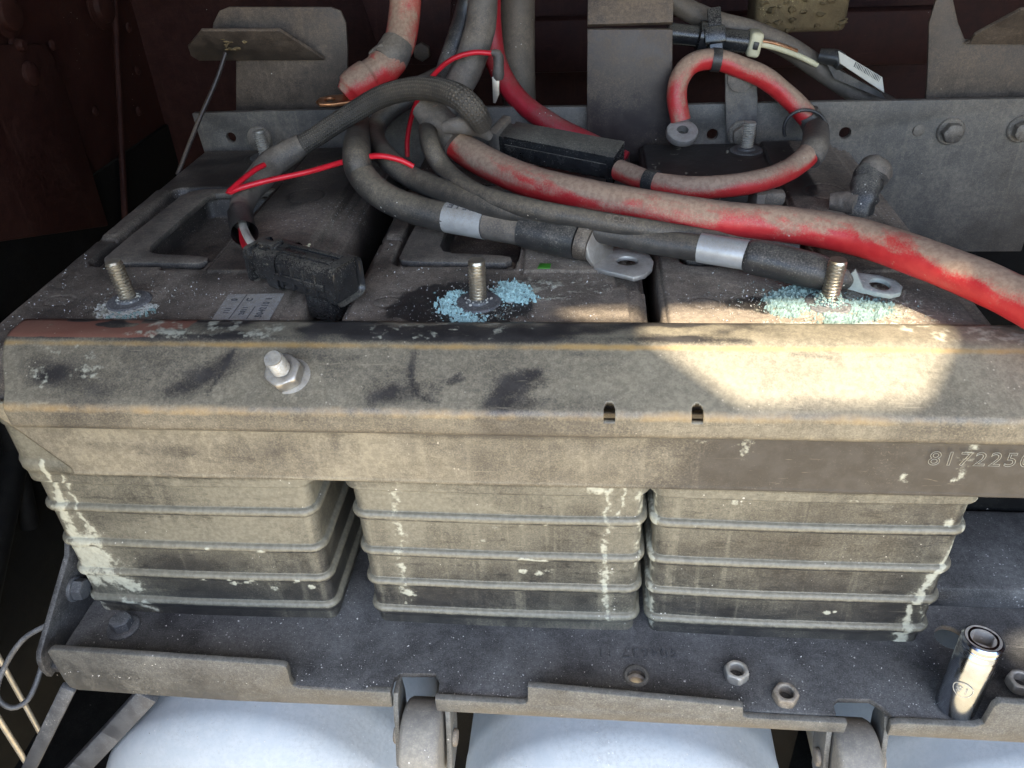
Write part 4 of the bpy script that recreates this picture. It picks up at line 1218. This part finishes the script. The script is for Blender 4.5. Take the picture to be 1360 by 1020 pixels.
# ------------------------------------------------------------------ back plate and brackets
BY = .345
def xz(px, py, Y=BY):
    p = P(px, py, Y=Y); return (p[0], p[2])
def back_bolt(px, py, parent, d=.0165, mat='bolt', Y=BY - .006, h=.0075):
    p = P(px, py, Y=Y)
    Mx = frame((0, -1, 0), (0, 0, 1), (p[0], Y, p[2]))
    b = MB(); b.lathe([(d * .66, 0), (d * .66, .0012), (d * .60, .0022), (0, .0022)], 28, Mx); b.hexhead(d * .86, h, Mx @ T(0, 0, .0018) @ Matrix.Rotation(RNG.uniform(0, 1), 4, 'Z'))
    return b.build('bolt', M[mat], parent)
bp = thing('back_plate', 'long grey steel plate with bolts and round holes behind the batteries', 'steel plate', (.05, BY, .1))
top = [xz(258, 148), xz(500, 141), xz(780, 139), xz(1060, 133), xz(1420, 127)]
loop = [(top[0][0], .10)] + top + [(top[-1][0], .105), ]
loop = [(-.333, .105), (-.3395, .20)] + top + [(top[-1][0], .107)]
holes = [circle(*xz(310, 180), .0042), circle(*xz(945, 176), .0045), circle(*xz(1120, 174), .0046)]
b = MB(); b.plate(loop, .006, basis((1, 0, 0), (0, 0, 1), (0, BY, 0)), holes, .0012)
b.build('plate', M['plate'], bp)
for q in ((345, 184), (812, 178), (848, 177), (1262, 174), (1356, 171), (485, 182)): back_bolt(*q, bp)
pq = P(1220, 173, Y=BY - .006)
b = MB(); b.lathe([(.0048, 0), (.0045, .0012), (.003, .002), (0, .0022)], 22, frame((0, -1, 0), (0, 0, 1), (pq[0], BY - .006, pq[2]))); b.build('plug', M['plate'], bp)

# left bracket: upright sheet with a leaning front tab
def sheet(loop_px, Y, th, mat, parent, name, bev=.0008):
    b = MB(); b.plate([xz(*q, Y=Y) for q in loop_px], th, basis((1, 0, 0), (0, 0, 1), (0, Y + th / 2, 0)), (), bev)
    return b.build(name, mat, parent)
lb = thing('cable_bracket', 'bent brown steel bracket at upper left with a chipped front tab', 'bracket', P(390, 140, Y=.37), 'bent brackets above the back plate')
sheet([(314, 150), (314, 70), (280, 60), (284, 30), (292, 14), (304, 9), (440, 9), (453, 14), (460, 30), (462, 60), (463, 150)], .365, .003, M['bracket'], lb, 'upright')
def tab(loop_px, ybase, ytop, py_base, py_top, parent, name):
    # tab bent out of the sheet along its lower edge and leaning towards the viewer
    pts = []
    for px, py in loop_px:
        t = (py_base - py) / (py_base - py_top); pts.append(P(px, py, Y=ybase + (ytop - ybase) * t))
    o = pts[0]; xa = (pts[1] - pts[0]); M4 = basis(xa, pts[3] - pts[0], o); inv = M4.inverted()
    l2 = [tuple((inv @ Vector(p))[:2]) for p in pts]
    b = MB(); b.plate(l2, .003, M4, (), .0008); return b.build(name, M['bracket'], parent)
tab([(265, 77), (432, 76), (412, 62), (372, 37), (268, 37), (250, 58), (254, 70)], .362, .335, 77, 37, lb, 'front_tab')
cp = P(318, 58, Y=.345)
b = MB()
for i in range(16):
    b.blob((cp[0] + RNG.uniform(-.014, .012), .343 + RNG.uniform(-.002, .001), cp[2] + RNG.uniform(-.005, .005)), RNG.uniform(.001, .003), .4, .5)
o = b.build('paint_chips', M['rust'], lb, smooth=False); o['kind'] = 'stuff'
rb = thing('cable_bracket', 'bent steel bracket at upper right with a vee notch in its top', 'bracket', P(1300, 125, Y=.37), 'bent brackets above the back plate')
sheet([(1228, 140), (1231, 100), (1233, 30), (1242, 0), (1250, -14), (1262, -14), (1272, 30), (1281, 52), (1420, 55), (1420, 140)], .365, .003, M['bracket'], rb, 'upright')
tab([(1281, 55), (1420, 55), (1420, 6), (1355, 9), (1294, 42), (1288, 52)], .362, .340, 55, 9, rb, 'front_tab')
# centre post: lower face upright, upper face leaning back
cpst = thing('centre_post', 'flat grey steel post with a lighter leaning upper face behind the cables', 'post', P(836, 190, Y=.33))
sheet([(779, 215), (780, 38), (893, 38), (892, 215)], .332, .006, M['post'], cpst, 'lower_face')
pa = [P(780, 37, Y=.329), P(893, 37, Y=.329)]
b = MB(); M4 = basis((1, 0, 0), (0, .55, .835), (0, .331, pa[0][2]))
b.plate([(pa[0][0], 0), (pa[1][0], 0), (pa[1][0] + .002, .10), (pa[0][0] + .001, .10)], .005, M4, (), .0008); b.build('upper_face', M['bracket'], cpst)  # paler steel stands for light caught by the leaning face
# strap clamp that carries the rear red cable
cl = thing('cable_clamp', 'grey flat strap clamp bolted upright behind the right battery rear stud', 'clamp', P(985, 190, Y=.33))
sheet([(965, 192), (963, 130), (963, 98), (972, 86), (998, 84), (1004, 92), (1006, 130), (1004, 192)], .333, .0025, M['tape'], cl, 'strap')
back_bolt(985, 178, cl, .017, 'bolt', .331, .006)
p_ = P(983, 104, Y=.332); b = MB(); b.lathe([(.010, 0), (.010, .002), (.006, .004), (0, .0045)], 24, frame((0, -1, .2), (0, 0, 1), (p_[0], .331, p_[2]))); b.build('rivet', M['tape'], cl)
# crusted block at the top
p_ = P(1064, 14, Y=.50)
b = MB(); b.box(.085, .05, .050, T(p_[0], .52, p_[2] + .006), .006, 3)
for i in range(60): b.blob((p_[0] + RNG.uniform(-.04, .042), .495 + RNG.uniform(-.002, .003), p_[2] + RNG.uniform(-.018, .03)), RNG.uniform(.0015, .005), .4, .6)
tag(b.build('rusty_block', M['rust']), 'rust crusted block at the top of the bay above the upper right cable', 'block')
# dull grey casting low behind the cables
p_ = P(525, 165, Y=.338)

# ------------------------------------------------------------------ cables
def tb(name, spec, mat, label=None, cat=None, group=None, parent=None, **k):
    o = tube_mesh(name, path(spec), M[mat], parent, **k)
    if label: tag(o, label, cat, group)
    return o
def cyl(p, q, r, mat, name, parent, sides=24, n=None, r2=None, **k):
    p = np.asarray(p); q = np.asarray(q)
    return tube_mesh(name, [(*p, r), (*(p * .5 + q * .5), (r + (r2 or r)) / 2), (*q, r2 or r)], M[mat], parent, n=n or 16, sides=sides, **k)
CG = 'battery cables lying across the batteries'
def wipe(seed, amt=.9, early=0.0):
    vn = VN(seed)
    def f(s, th, V):
        n = vn.fbm(s / .030, np.abs(th - math.pi) * .9, 3); n2 = vn.fbm(s / .006, np.abs(th - math.pi) * 4, 2)
        side = .5 - .5 * np.cos(th - 0.0)
        st = np.zeros((len(s), 3)); st[:, 2] = amt * sstep(.50, .66, n + .25 * (n2 - .5)); st[:, 0] = .35 * sstep(.45, .3, n) + early * sstep(.34, .16, s)
        return st
    return f

# the big dusty red cable
big = [(572, 150, 'z', .268, .0088), (590, 172, 'z', .258, .0100), (620, 201, 'z', .246, .0105), (690, 236, 'z', .240, .0105), (770, 258, 'z', .238, .0105), (870, 277, 'z', .237, .0105), (960, 291, 'z', .236, .0103),
       (1050, 299, 'z', .236, .0102), (1140, 315, 'z', .236, .0102), (1230, 345, 'z', .236, .0103), (1310, 377, 'z', .235, .0104), (1390, 418, 'z', .232, .0105), (1460, 470, 'z', .228, .0105)]
bigo = tb('red_cable', big, 'red', 'thickest dusty red cable sweeping across all batteries to the right edge', 'cable', CG, sides=36, lump=.06, stain_fn=wipe(31, .45, .22))
# black wrap at its left end
tb('tape_wrap', [(560, 140, 'z', .272, .0085), (578, 158, 'z', .264, .0112), (596, 178, 'z', .2565, .0118), (606, 188, 'z', .2525, .0113)], 'tape', parent=bigo, lump=.25, seed=3)
tb('tape_wrap', [(590, 170, 'z', .268, .004), (612, 166, 'z', .270, .0062), (634, 170, 'z', .264, .0055), (650, 182, 'z', .256, .003)], 'tape', parent=bigo, lump=.3, seed=4)

# cable A with the lug in the middle
rA = .0094
A = [(596, 96, 'y', .325, .008), (560, 116, 'y', .318, .009), (510, 142, 'y', .305, rA), (480, 172, 'y', .286, rA), (474, 200, 'z', .255, rA), (480, 232, 'z', .244, rA), (512, 262, 'z', .234, rA), (560, 281, 'z', .228, rA), (620, 293, 'z', .2255, rA), (680, 303, 'z', .225, rA), (735, 313, 'z', .225, rA)]
ca = tb('black_cable', A, 'black', 'black cable with silver label sleeve ending in the bare ring lug at the middle', 'cable', CG, sides=30, lump=.07)
L1, L2 = P(594, 288, Z=.2262), P(645, 297, Z=.2254)
cyl(L1, L2, rA + .0006, 'foil', 'label_sleeve', ca)
tm = np.asarray((L1 + L2) / 2); ax = Vector(L2 - L1).normalized()
nrmv = Vector((0, -.25, .97)); 
text_mesh('715 LE', .0080, M['ink'], basis(-ax, Vector((0, -1, -.25)), tm + np.array(nrmv) * (rA + .0008)) , ca, 'print')
H1, H2 = P(694, 305, Z=.2255), P(768, 321, Z=.224)
cyl(L2 + (H1 - L2) * .05, H1 + (H2 - H1) * .1, rA + .0004, 'tape', 'tape_wrap', ca, lump=.06)
cyl(H1, H2, .0108, 'shrink', 'heat_shrink', ca, lump=.08)
# browned crimp, then the tube flattens into a folded web and a ring tongue
H3 = P(784, 325, Z=.2232)
tube_mesh('lug_barrel', [(*H2, .0104), (*(H2 * .5 + H3 * .5), .0106), (*H3, .0096)], M['rustlug'], ca, n=24, sides=28, lump=.14)
t0, t1, t2 = P(786, 299, Z=.2345), P(788, 353, Z=.2130), P(816, 328, Z=.2150)
wn_ = np.cross(t1 - t0, t2 - t0); wn_ = wn_ if wn_[2] > 0 else -wn_
b = MB(); plate_on(b, [(779, 312), (781, 303), (787, 298), (795, 305), (804, 317), (816, 328), (813, 348), (790, 354), (783, 344), (780, 328)], t0, wn_, .0030)
b.build('lug_web', M['lug'], ca)
b = MB(); plate_on(b, [(788, 354), (796, 335), (815, 327), (832, 329), (850, 333), (863, 338), (868, 346), (866, 356), (857, 364), (842, 368), (826, 364), (804, 359)], (0, 0, .2150), (0, .02, 1), .0032, [(833, 346, .0064)])
b.build('ring_tongue', M['lug'], ca)

# cable B with the lug on the right battery
rB = .0076
B = [(600, 104, 'y', .318, .007), (560, 122, 'y', .312, .007), (516, 148, 'y', .296, rB), (498, 178, 'y', .276, rB), (512, 207, 'z', .2465, rB), (548, 236, 'z', .240, rB), (600, 257, 'z', .239, rB), (660, 274, 'z', .238, rB), (730, 290, 'z', .234, rB), (800, 306, 'z', .229, rB), (870, 321, 'z', .2265, rB), (940, 331, 'z', .2265, rB), (1000, 341, 'z', .226, rB), (1050, 352, 'z', .225, rB)]
cb = tb('black_cable', B, 'black', 'black cable with silver label and smooth heat shrink at the right stud', 'cable', CG, sides=28, lump=.07)
L1, L2 = P(929, 329, Z=.2265), P(992, 339, Z=.2262)
cyl(L1, L2, rB + .0008, 'foil', 'label_sleeve', cb)
tube_mesh('heat_shrink', path([(992, 339, 'z', .2262, rB + .0006), (1000, 341, 'z', .226, .0096), (1040, 350, 'z', .2252, .0098), (1085, 361, 'z', .2240, .0094), (1115, 370, 'z', .2220, .0066), (1126, 374, 'z', .2200, .0044)]), M['shrink'], cb, n=40, sides=28)
l3 = basis(P(1190, 388, Z=.2150) - P(1120, 372, Z=.2175), (0, 1, .1), P(1122, 373, Z=.2170))
b = MB(); b.plate([(-.004, -.006), (.006, -.008), (.016, -.0095), (.024, -.0085), (.0285, -.004), (.029, .003), (.025, .008), (.016, .0095), (.004, .007), (-.004, .005)], .0030, l3, [circle(.0175, 0, .0055)], .0008)
b.add([(-.003, -.0075, 0), (.012, -.0088, 0), (.003, -.0085, .0125), (-.003, -.0055, .0), (.012, -.0068, 0), (.003, -.0065, .0125)], [(0, 1, 2), (3, 5, 4), (0, 3, 4, 1), (1, 4, 5, 2), (2, 5, 3, 0)], l3)
b.build('ring_tongue', M['corroded'], cb)

# cable C, thinner
rC = .0062
Cc = [(612, 96, 'y', .322, .0062), (592, 116, 'y', .314, .0066), (572, 148, 'y', .296, .0068), (570, 185, 'z', .260, .0066), (590, 224, 'z', .2475, .0064), (632, 256, 'z', .243, rC), (700, 276, 'z', .241, rC), (780, 291, 'z', .238, .0058), (860, 304, 'z', .2335, .0056), (930, 315, 'z', .2285, .0054), (1000, 323, 'z', .2245, .0052), (1060, 330, 'z', .2225, .005)]
cc = tb('black_cable', Cc, 'black', 'thinner dusty black cable curling down behind the big red cable', 'cable', CG, sides=24, lump=.07)
pc = P(824, 292, Z=.2415)
text_mesh('OCONS', .0050, M['tape'], basis(P(900, 303, Z=.235) - P(800, 288, Z=.2405), Vector((0, .7, .7)), pc + np.array((0, -.0018, .0012))), cc, 'print')

# braided harness with the connector
br = [(640, 165, 'z', .270, .0072), (628, 146, 'z', .282, .0080), (604, 126, 'z', .290, .0080), (560, 117, 'z', .288, .0078), (510, 127, 'z', .278, .0076), (465, 152, 'z', .264, .0074), (425, 178, 'z', .250, .0072), (398, 195, 'z', .242, .0072)]
hb = tb('wire_harness', br, 'braid', 'braided grey wire harness arching over to the black plug on the left battery', 'harness', sides=28)
tb('tape_wrap', [(402, 192, 'z', .2435, .0078), (385, 202, 'z', .239, .0092), (362, 217, 'z', .233, .0098), (345, 236, 'z', .228, .0098), (330, 255, 'z', .224, .0088), (320, 278, 'z', .222, .0078), (321, 292, 'z', .222, .0066), (322, 300, 'z', .222, .0030)], 'tape', parent=hb, lump=.22, seed=12)
tb('tape_wrap', [(319, 284, 'z', .222, .0086), (321, 296, 'z', .222, .0082), (325, 310, 'z', .222, .0086)], 'shrink', parent=hb, lump=.1, cap=False)
tb('red_wire', [(320, 292, 'z', .2205, .0026), (322, 308, 'z', .2195, .0026), (326, 326, 'z', .220, .0026), (338, 344, 'z', .222, .0026), (352, 352, 'z', .224, .0026)], 'wire_red', parent=hb, sides=12)
tb('white_wire', [(320, 290, 'z', .2235, .0026), (325, 306, 'z', .2245, .0026), (334, 322, 'z', .2275, .0026), (348, 332, 'z', .2275, .0026), (358, 338, 'z', .227, .0026)], 'white_wire', parent=hb, sides=12)
# plug: two keyed shells with latch and foot
pa_, pb_ = P(345, 343, Z=.2250), P(462, 374, Z=.2250)
Mp = basis(pb_ - pa_, (-.25, .95, 0), (pa_ + pb_) / 2); Lp = float(np.linalg.norm(pb_ - pa_))
b = MB(); b.box(Lp * .28, .0190, .0195, Mp @ T(-Lp * .36, 0, 0), .005, 3); b.box(Lp * .04, .0215, .0220, Mp @ T(-Lp * .485, 0, 0), .003, 2)
plug = b.build('plug_rear_shell', M['plastic'], hb)
b = MB(); b.box(Lp * .70, .0225, .0225, Mp @ T(Lp * .13, 0, 0), .006, 4)
b.box(Lp * .05, .0245, .0245, Mp @ T(-Lp * .19, 0, 0), .006, 3); b.box(Lp * .05, .0245, .0240, Mp @ T(Lp * .47, 0, 0), .005, 3)
for sy in (-1, 1): b.box(Lp * .55, .0016, .004, Mp @ T(Lp * .12, sy * .0120, -.001), .0006)
b.box(Lp * .60, .004, .0016, Mp @ T(Lp * .12, -.004, .0117), .0006); b.box(Lp * .60, .004, .0016, Mp @ T(Lp * .12, .004, .0117), .0006)
for i in range(4): b.box(.0018, .0020, .014, Mp @ T(Lp * (-.08 + i * .13), -.0118, 0), .0005)
b.build('plug_front_shell', M['plastic'], hb)
b = MB(); b.box(Lp * .22, .007, .005, Mp @ T(-Lp * .30, -.002, .0112), .0015); b.box(.004, .010, .004, Mp @ T(-Lp * .23, -.002, .0130), .001)
b.build('latch', M['plastic'], hb)
b = MB(); pf = P(430, 400, Z=.2120); b.box(.020, .014, .022, basis(pb_ - pa_, (-.25, .95, 0), P(433, 397, Z=.2100)), .002)
b.build('plug_foot', M['plastic'], hb)
ch = MB()
for i in range(6): ch.blob(P(407 + RNG.uniform(-5, 6), 326 + RNG.uniform(-2, 2), Z=.2365), RNG.uniform(.0008, .0016), .4, .5)
o = ch.build('dried_mud', M['cream'], hb, smooth=False); o['kind'] = 'stuff'

# thin bright red wires
w1 = [(351, 219, 'z', .2405, .0019), (338, 226, 'z', .240, .0019), (318, 242, 'z', .2375, .0019), (303, 256, 'z', .2345, .0019), (318, 250, 'z', .2350, .0019), (355, 240, 'z', .238, .0019), (410, 228, 'z', .242, .0019), (460, 214, 'z', .250, .0019), (500, 207, 'z', .2555, .0019), (530, 212, 'z', .253, .0019), (549, 221, 'z', .248, .0018)]
tb('red_wire', w1, 'wire_red', 'thin bright red wire folded back on the left battery under the harness', 'wire', 'thin bright red wires', sides=12)
w2 = [(541, 208, 'y', .300, .0019), (541, 185, 'y', .302, .0019), (546, 158, 'y', .302, .0019), (556, 130, 'y', .298, .0019), (574, 102, 'y', .292, .0019), (598, 80, 'y', .290, .0019), (628, 70, 'y', .290, .0019), (657, 71, 'y', .290, .0019)]
w2o = tb('red_wire', w2, 'wire_red', 'thin bright red wire arching up to a dusty hanging terminal at top centre', 'wire', 'thin bright red wires', sides=12)
tb('terminal_sleeve', [(653, 70, 'y', .290, .0022), (661, 73, 'y', .2895, .0038), (662, 88, 'y', .289, .0042), (662, 100, 'y', .289, .0046), (663, 106, 'y', .289, .003)], 'tape', parent=w2o, lump=.45, sides=14)
b = MB(); q = P(659, 118, Y=.2885); b.plate([(-.0026, .009), (.003, .010), (.0022, -.004), (-.001, -.0105), (-.0028, -.010)], .0012, basis((.95, 0, 0), (-.15, 0, 1), q), (), .0003)
b.build('terminal_blade', M['lug'], w2o)

# looms hanging at the top
tb('black_loom', [(628, -30, 'y', .34, .0085), (620, 10, 'y', .34, .0085), (608, 50, 'y', .33, .0085), (596, 85, 'y', .32, .0085), (586, 118, 'y', .305, .008)], 'shrink', 'dark narrow cable loom hanging at top centre left of the wider one', 'cable', sides=24, lump=.06)
lm = tb('black_loom', [(642, -30, 'y', .325, .0115), (640, 20, 'y', .325, .0115), (633, 55, 'y', .318, .0118), (620, 92, 'y', .306, .0120), (606, 120, 'y', .296, .011), (592, 150, 'y', .288, .009), (585, 170, 'y', .284, .006)], 'tape', 'wide grey taped cable loom hanging at top centre behind the red wire arch', 'cable', sides=28, lump=.12)
tb('grey_hose', [(687, -30, 'y', .40, .0150), (687, 30, 'y', .40, .0150), (688, 90, 'y', .40, .0150), (690, 150, 'y', .40, .0150)], 'hose', 'straight grey hose standing upright behind the cables at top centre', 'hose', sides=28, lump=.03)
tb('red_cable', [(650, -20, 'y', .37, .009), (652, 40, 'y', .37, .009), (662, 90, 'y', .36, .0088), (690, 133, 'y', .345, .0085), (735, 166, 'y', .330, .0085), (790, 194, 'y', .318, .0085), (830, 214, 'y', .31, .008)], 'red_shaded', 'shaded red cable dropping from top centre behind the fuse box', 'cable', CG, sides=24)
tb('amber_hose', [(664, -20, 'y', .42, .011), (664, 10, 'y', .42, .011), (662, 26, 'y', .42, .010), (660, 40, 'y', .42, .008)], 'copper', 'amber corrugated hose end behind the looms at top centre', 'hose', sides=20, bands=lambda s, L: .0012 * np.sin(s / .004 * 6.28))

# short thick red cable at the upper left with copper lug
rt = [(540, -30, 'y', .36, .0125), (537, 20, 'y', .35, .0125), (530, 58, 'y', .335, .0125), (514, 84, 'y', .322, .0125), (492, 101, 'y', .312, .0125), (470, 115, 'y', .304, .0115), (458, 126, 'y', .300, .008)]
ro = tb('red_cable', rt, 'red', 'short thick red cable with banded end and copper lug at upper left', 'cable', CG, sides=30, bands=lambda s, L: .0011 * (sstep(L - .050, L - .049, s) - sstep(L - .034, L - .033, s)) + .0016 * (sstep(L - .025, L - .024, s) - sstep(L - .006, L - .005, s)), n=90, stain_fn=wipe(37, .5))
tb('tape_wrap', [(529, 58, 'y', .334, .0135), (522, 70, 'y', .328, .0142), (512, 83, 'y', .322, .0136)], 'tape', parent=ro, lump=.3, seed=17)
b = MB(); b.box(.016, .010, .010, basis((.8, -.2, .5), (0, 1, 0), P(505, 68, Y=.322)), .002); b.build('tape_flag', M['tape'], ro)
cq = P(448, 131, Y=.298); Mc = basis(P(420, 134, Y=.292) - P(475, 128, Y=.300), (.1, 1, .1), cq)
b = MB(); b.plate([(-.020, -.008), (.004, -.010), (.014, -.007), (.017, 0), (.014, .007), (.004, .010), (-.020, .008)], .0028, Mc, [circle(.006, 0, .0045)], .0006)
b.build('copper_tongue', M['copper'], ro)

# fuse box on the second red cable, which loops over the clamp
fa, fb = P(668, 186, Z=.2400), P(822, 216, Z=.2330)
Mf = basis(fb - fa, (.1, 1, .25), (fa + fb) / 2); Lf_ = float(np.linalg.norm(fb - fa))
rr = [(822, 226, 'z', .2335, .0072), (870, 243, 'z', .2330, .0072), (930, 249, 'z', .2330, .0072), (1000, 242, 'z', .2330, .0074), (1050, 224, 'z', .2330, .0075), (1080, 196, 'z', .2380, .0077), (1083, 172, 'y', .312, .0078), (1068, 150, 'y', .318, .0080), (1044, 126, 'y', .322, .0080), (1015, 103, 'y', .324, .0080), (985, 90, 'y', .326, .0080), (950, 79, 'y', .326, .0078), (920, 84, 'y', .324, .0078), (903, 104, 'y', .320, .0078), (899, 130, 'y', .316, .0078), (904, 160, 'y', .312, .0078)]
rro = tb('red_cable', rr, 'red', 'red cable running from the fuse box and looping up over the strap clamp', 'cable', CG, sides=26, lump=.08, stain_fn=wipe(41, .3))
b = MB(); b.box(Lf_, .0200, .0190, Mf, .0025, 2); b.box(Lf_ * .9, .0216, .0016, Mf @ T(.002, 0, .0098), .0006); b.box(Lf_ * .9, .0012, .010, Mf @ T(.002, -.0106, -.001), .0004); b.box(.006, .0225, .0215, Mf @ T(Lf_ * .47, 0, 0), .001)
b.build('fuse_box', M['plastic'], rro)
b = MB(); b.box(.0075, .026, .0235, Mf @ T(-Lf_ * .52, 0, .001), .0015); b.build('fuse_box_end', M['tape'], rro)
tb('tape_wrap', [(858, 240, 'z', .2331, .0080), (872, 243, 'z', .2331, .0080)], 'shrink', parent=rro)
tb('tape_wrap', [(1072, 150, 'y', .3175, .0088), (1083, 172, 'y', .312, .0094), (1082, 196, 'z', .2385, .0092), (1074, 212, 'z', .2345, .0084)], 'tape', parent=rro, lump=.2, seed=21)
tb('cable_tie', [(945, 79, 'y', .326, .0088), (957, 80, 'y', .326, .0088)], 'shrink', parent=rro)
b = MB(); q = P(906, 176, Y=.308); Mx = frame((.05, -.45, .9), (0, 1, 0), q); b.lathe([(.0045, -.003), (.0125, -.003), (.0130, 0), (.0120, .0022), (.0080, .0034), (.0045, .0030)], 30, Mx, closed=True); b.build('ring_lug', M['lug'], rro)
tg = [(*(P(1070 + 29 * math.cos(a), 172 - 26 * math.sin(a), Y=.306)), .0013) for a in np.linspace(-.2, 3.5, 24)]
tag(tube_mesh('tie_ring', tg, M['shrink'], sides=10), 'thin black ring loop round the red cable beside the strap clamp', 'ring')

# upper right loom, sensor plug and label flag
ul = [(880, -8, 'y', .42, .0085), (915, 14, 'y', .42, .0088), (955, 30, 'y', .42, .0088), (1000, 42, 'y', .42, .0088), (1045, 62, 'y', .42, .0090), (1090, 92, 'y', .42, .0092), (1130, 118, 'y', .42, .0092), (1180, 142, 'y', .42, .009)]
ulo = tb('grey_cable', ul, 'hose', 'dusty grey cable slanting down across the upper right', 'cable', sides=24, lump=.05)
b = MB()
for a, c, r in (((885, 44), (930, 49), .0085), ((926, 48), (940, 50), .0125), ((940, 50), (1000, 57), .0092)):
    p0_, p1_ = P(*a, Y=.40), P(*c, Y=.40); Mx = frame(p1_ - p0_, (0, 0, 1), p0_); L = float(np.linalg.norm(p1_ - p0_))
    b.lathe([(0, 0), (r * .85, 0), (r, .0012), (r, L - .0012), (r * .85, L), (0, L)], 20, Mx)
sp_ = b.build('sensor_plug', M['plastic']); tag(sp_, 'dark round sensor plug with a cream clip at upper right beside the post', 'plug')
Mx = basis(P(1005, 58, Y=.40) - P(985, 55, Y=.40), (0, 1, 0), P(1001, 57, Y=.398))
b = MB(); b.box(.011, .021, .020, Mx, .003, 3); b.build('cream_clip', M['cream'], sp_)
b = MB(); b.box(.004, .004, .006, Mx @ T(0, -.011, 0), .0005); b.build('clip_window', M['shrink'], sp_)
tb('sensor_wire', [(1008, 58, 'y', .40, .0026), (1030, 63, 'y', .40, .0026), (1060, 74, 'y', .405, .0024), (1085, 86, 'y', .41, .0024)], 'cream', parent=sp_, sides=10)
tb('sensor_wire', [(1008, 54, 'y', .40, .0020), (1030, 58, 'y', .40, .0020), (1058, 68, 'y', .405, .0020)], 'copper', parent=sp_, sides=10)
b = MB(); p0_ = P(948, 10, Y=.40); p1_ = P(952, 78, Y=.385); b.box(.011, .004, float(np.linalg.norm(p1_ - p0_)), frame(p1_ - p0_, (0, 1, 0), (p0_ + p1_) / 2), .001); b.box(.018, .012, .014, frame(p1_ - p0_, (0, 1, 0), P(949, 47, Y=.392)), .002)
tag(b.build('cable_tie_mount', M['plastic']), 'black tie mount holding the sensor plug and the grey cable', 'cable tie')
fl = [P(1113, 68, Y=.40), P(1171, 103, Y=.40), P(1172, 124, Y=.395), P(1115, 84, Y=.395)]
Mx = basis(fl[1] - fl[0], fl[0] - fl[3], fl[3]); inv = Mx.inverted()
b = MB(); b.plate([tuple((inv @ Vector(p))[:2]) for p in fl], .0008, Mx, (), 0); fo = b.build('label_flag', M['white_wire'], ulo)
cen = (fl[0] + fl[1] + fl[2] + fl[3]) / 4
ww = float(np.linalg.norm(fl[1] - fl[0]))
b = MB()
for i in range(18):
    x_ = ww * (.28 + i * .033); b.box(ww * RNG.uniform(.008, .02), ww * .10, .0002, Mx @ T(x_, ww * .12, .0010))
b.build('bar_marks', M['ink'], fo, smooth=False)
fl2 = [P(1098, 84, Y=.405), P(1170, 122, Y=.40), P(1176, 132, Y=.40), P(1108, 104, Y=.405)]
Mx = basis(fl2[1] - fl2[0], fl2[0] - fl2[3], fl2[3]); inv = Mx.inverted()
b = MB(); b.plate([tuple((inv @ Vector(p))[:2]) for p in fl2], .0008, Mx, (), 0); b.build('label_flag', M['tape'], ulo)
tb('tape_wrap', [(1088, 74, 'y', .41, .006), (1112, 78, 'y', .405, .007), (1118, 88, 'y', .40, .005)], 'shrink', parent=ulo, lump=.2)

# taped hose stub on the rear right
st = tb('taped_stub', [(1166, 214, 'z', .236, .0050), (1158, 226, 'z', .232, .0090), (1152, 242, 'z', .227, .0095), (1148, 258, 'z', .222, .0092), (1140, 280, 'z', .212, .0090), (1130, 305, 'z', .198, .0085)], 'shrink', 'black hose stub wrapped in grey tape on the rear of the right battery', 'hose', sides=24, lump=.3, seed=23, bands=lambda s, L: .0009 * np.sin(s / .0052 * 6.283))
tb('tape_wrap', [(1170, 210, 'z', .2380, .0035), (1166, 217, 'z', .2350, .0085), (1160, 226, 'z', .2320, .0108), (1155, 238, 'z', .2280, .0104)], 'tape', parent=st, lump=.6, seed=25)
tb('tape_wrap', [(1102, 268, 'z', .216, .0058), (1122, 268, 'z', .217, .0075), (1140, 272, 'z', .2175, .0070)], 'tape', parent=st, lump=.7, seed=27)
# small brown clamp between the right battery and the red cable
b = MB(); b.box(.006, .016, .016, basis((1, .2, 0), (0, 1, 0), P(1004, 268, Z=.216)), .001); b.box(.02, .010, .010, T(*P(1022, 262, Z=.216)), .003)
tag(b.build('small_clip', M['tape']), 'small dark clip between the middle and right battery under the red cables', 'clip')
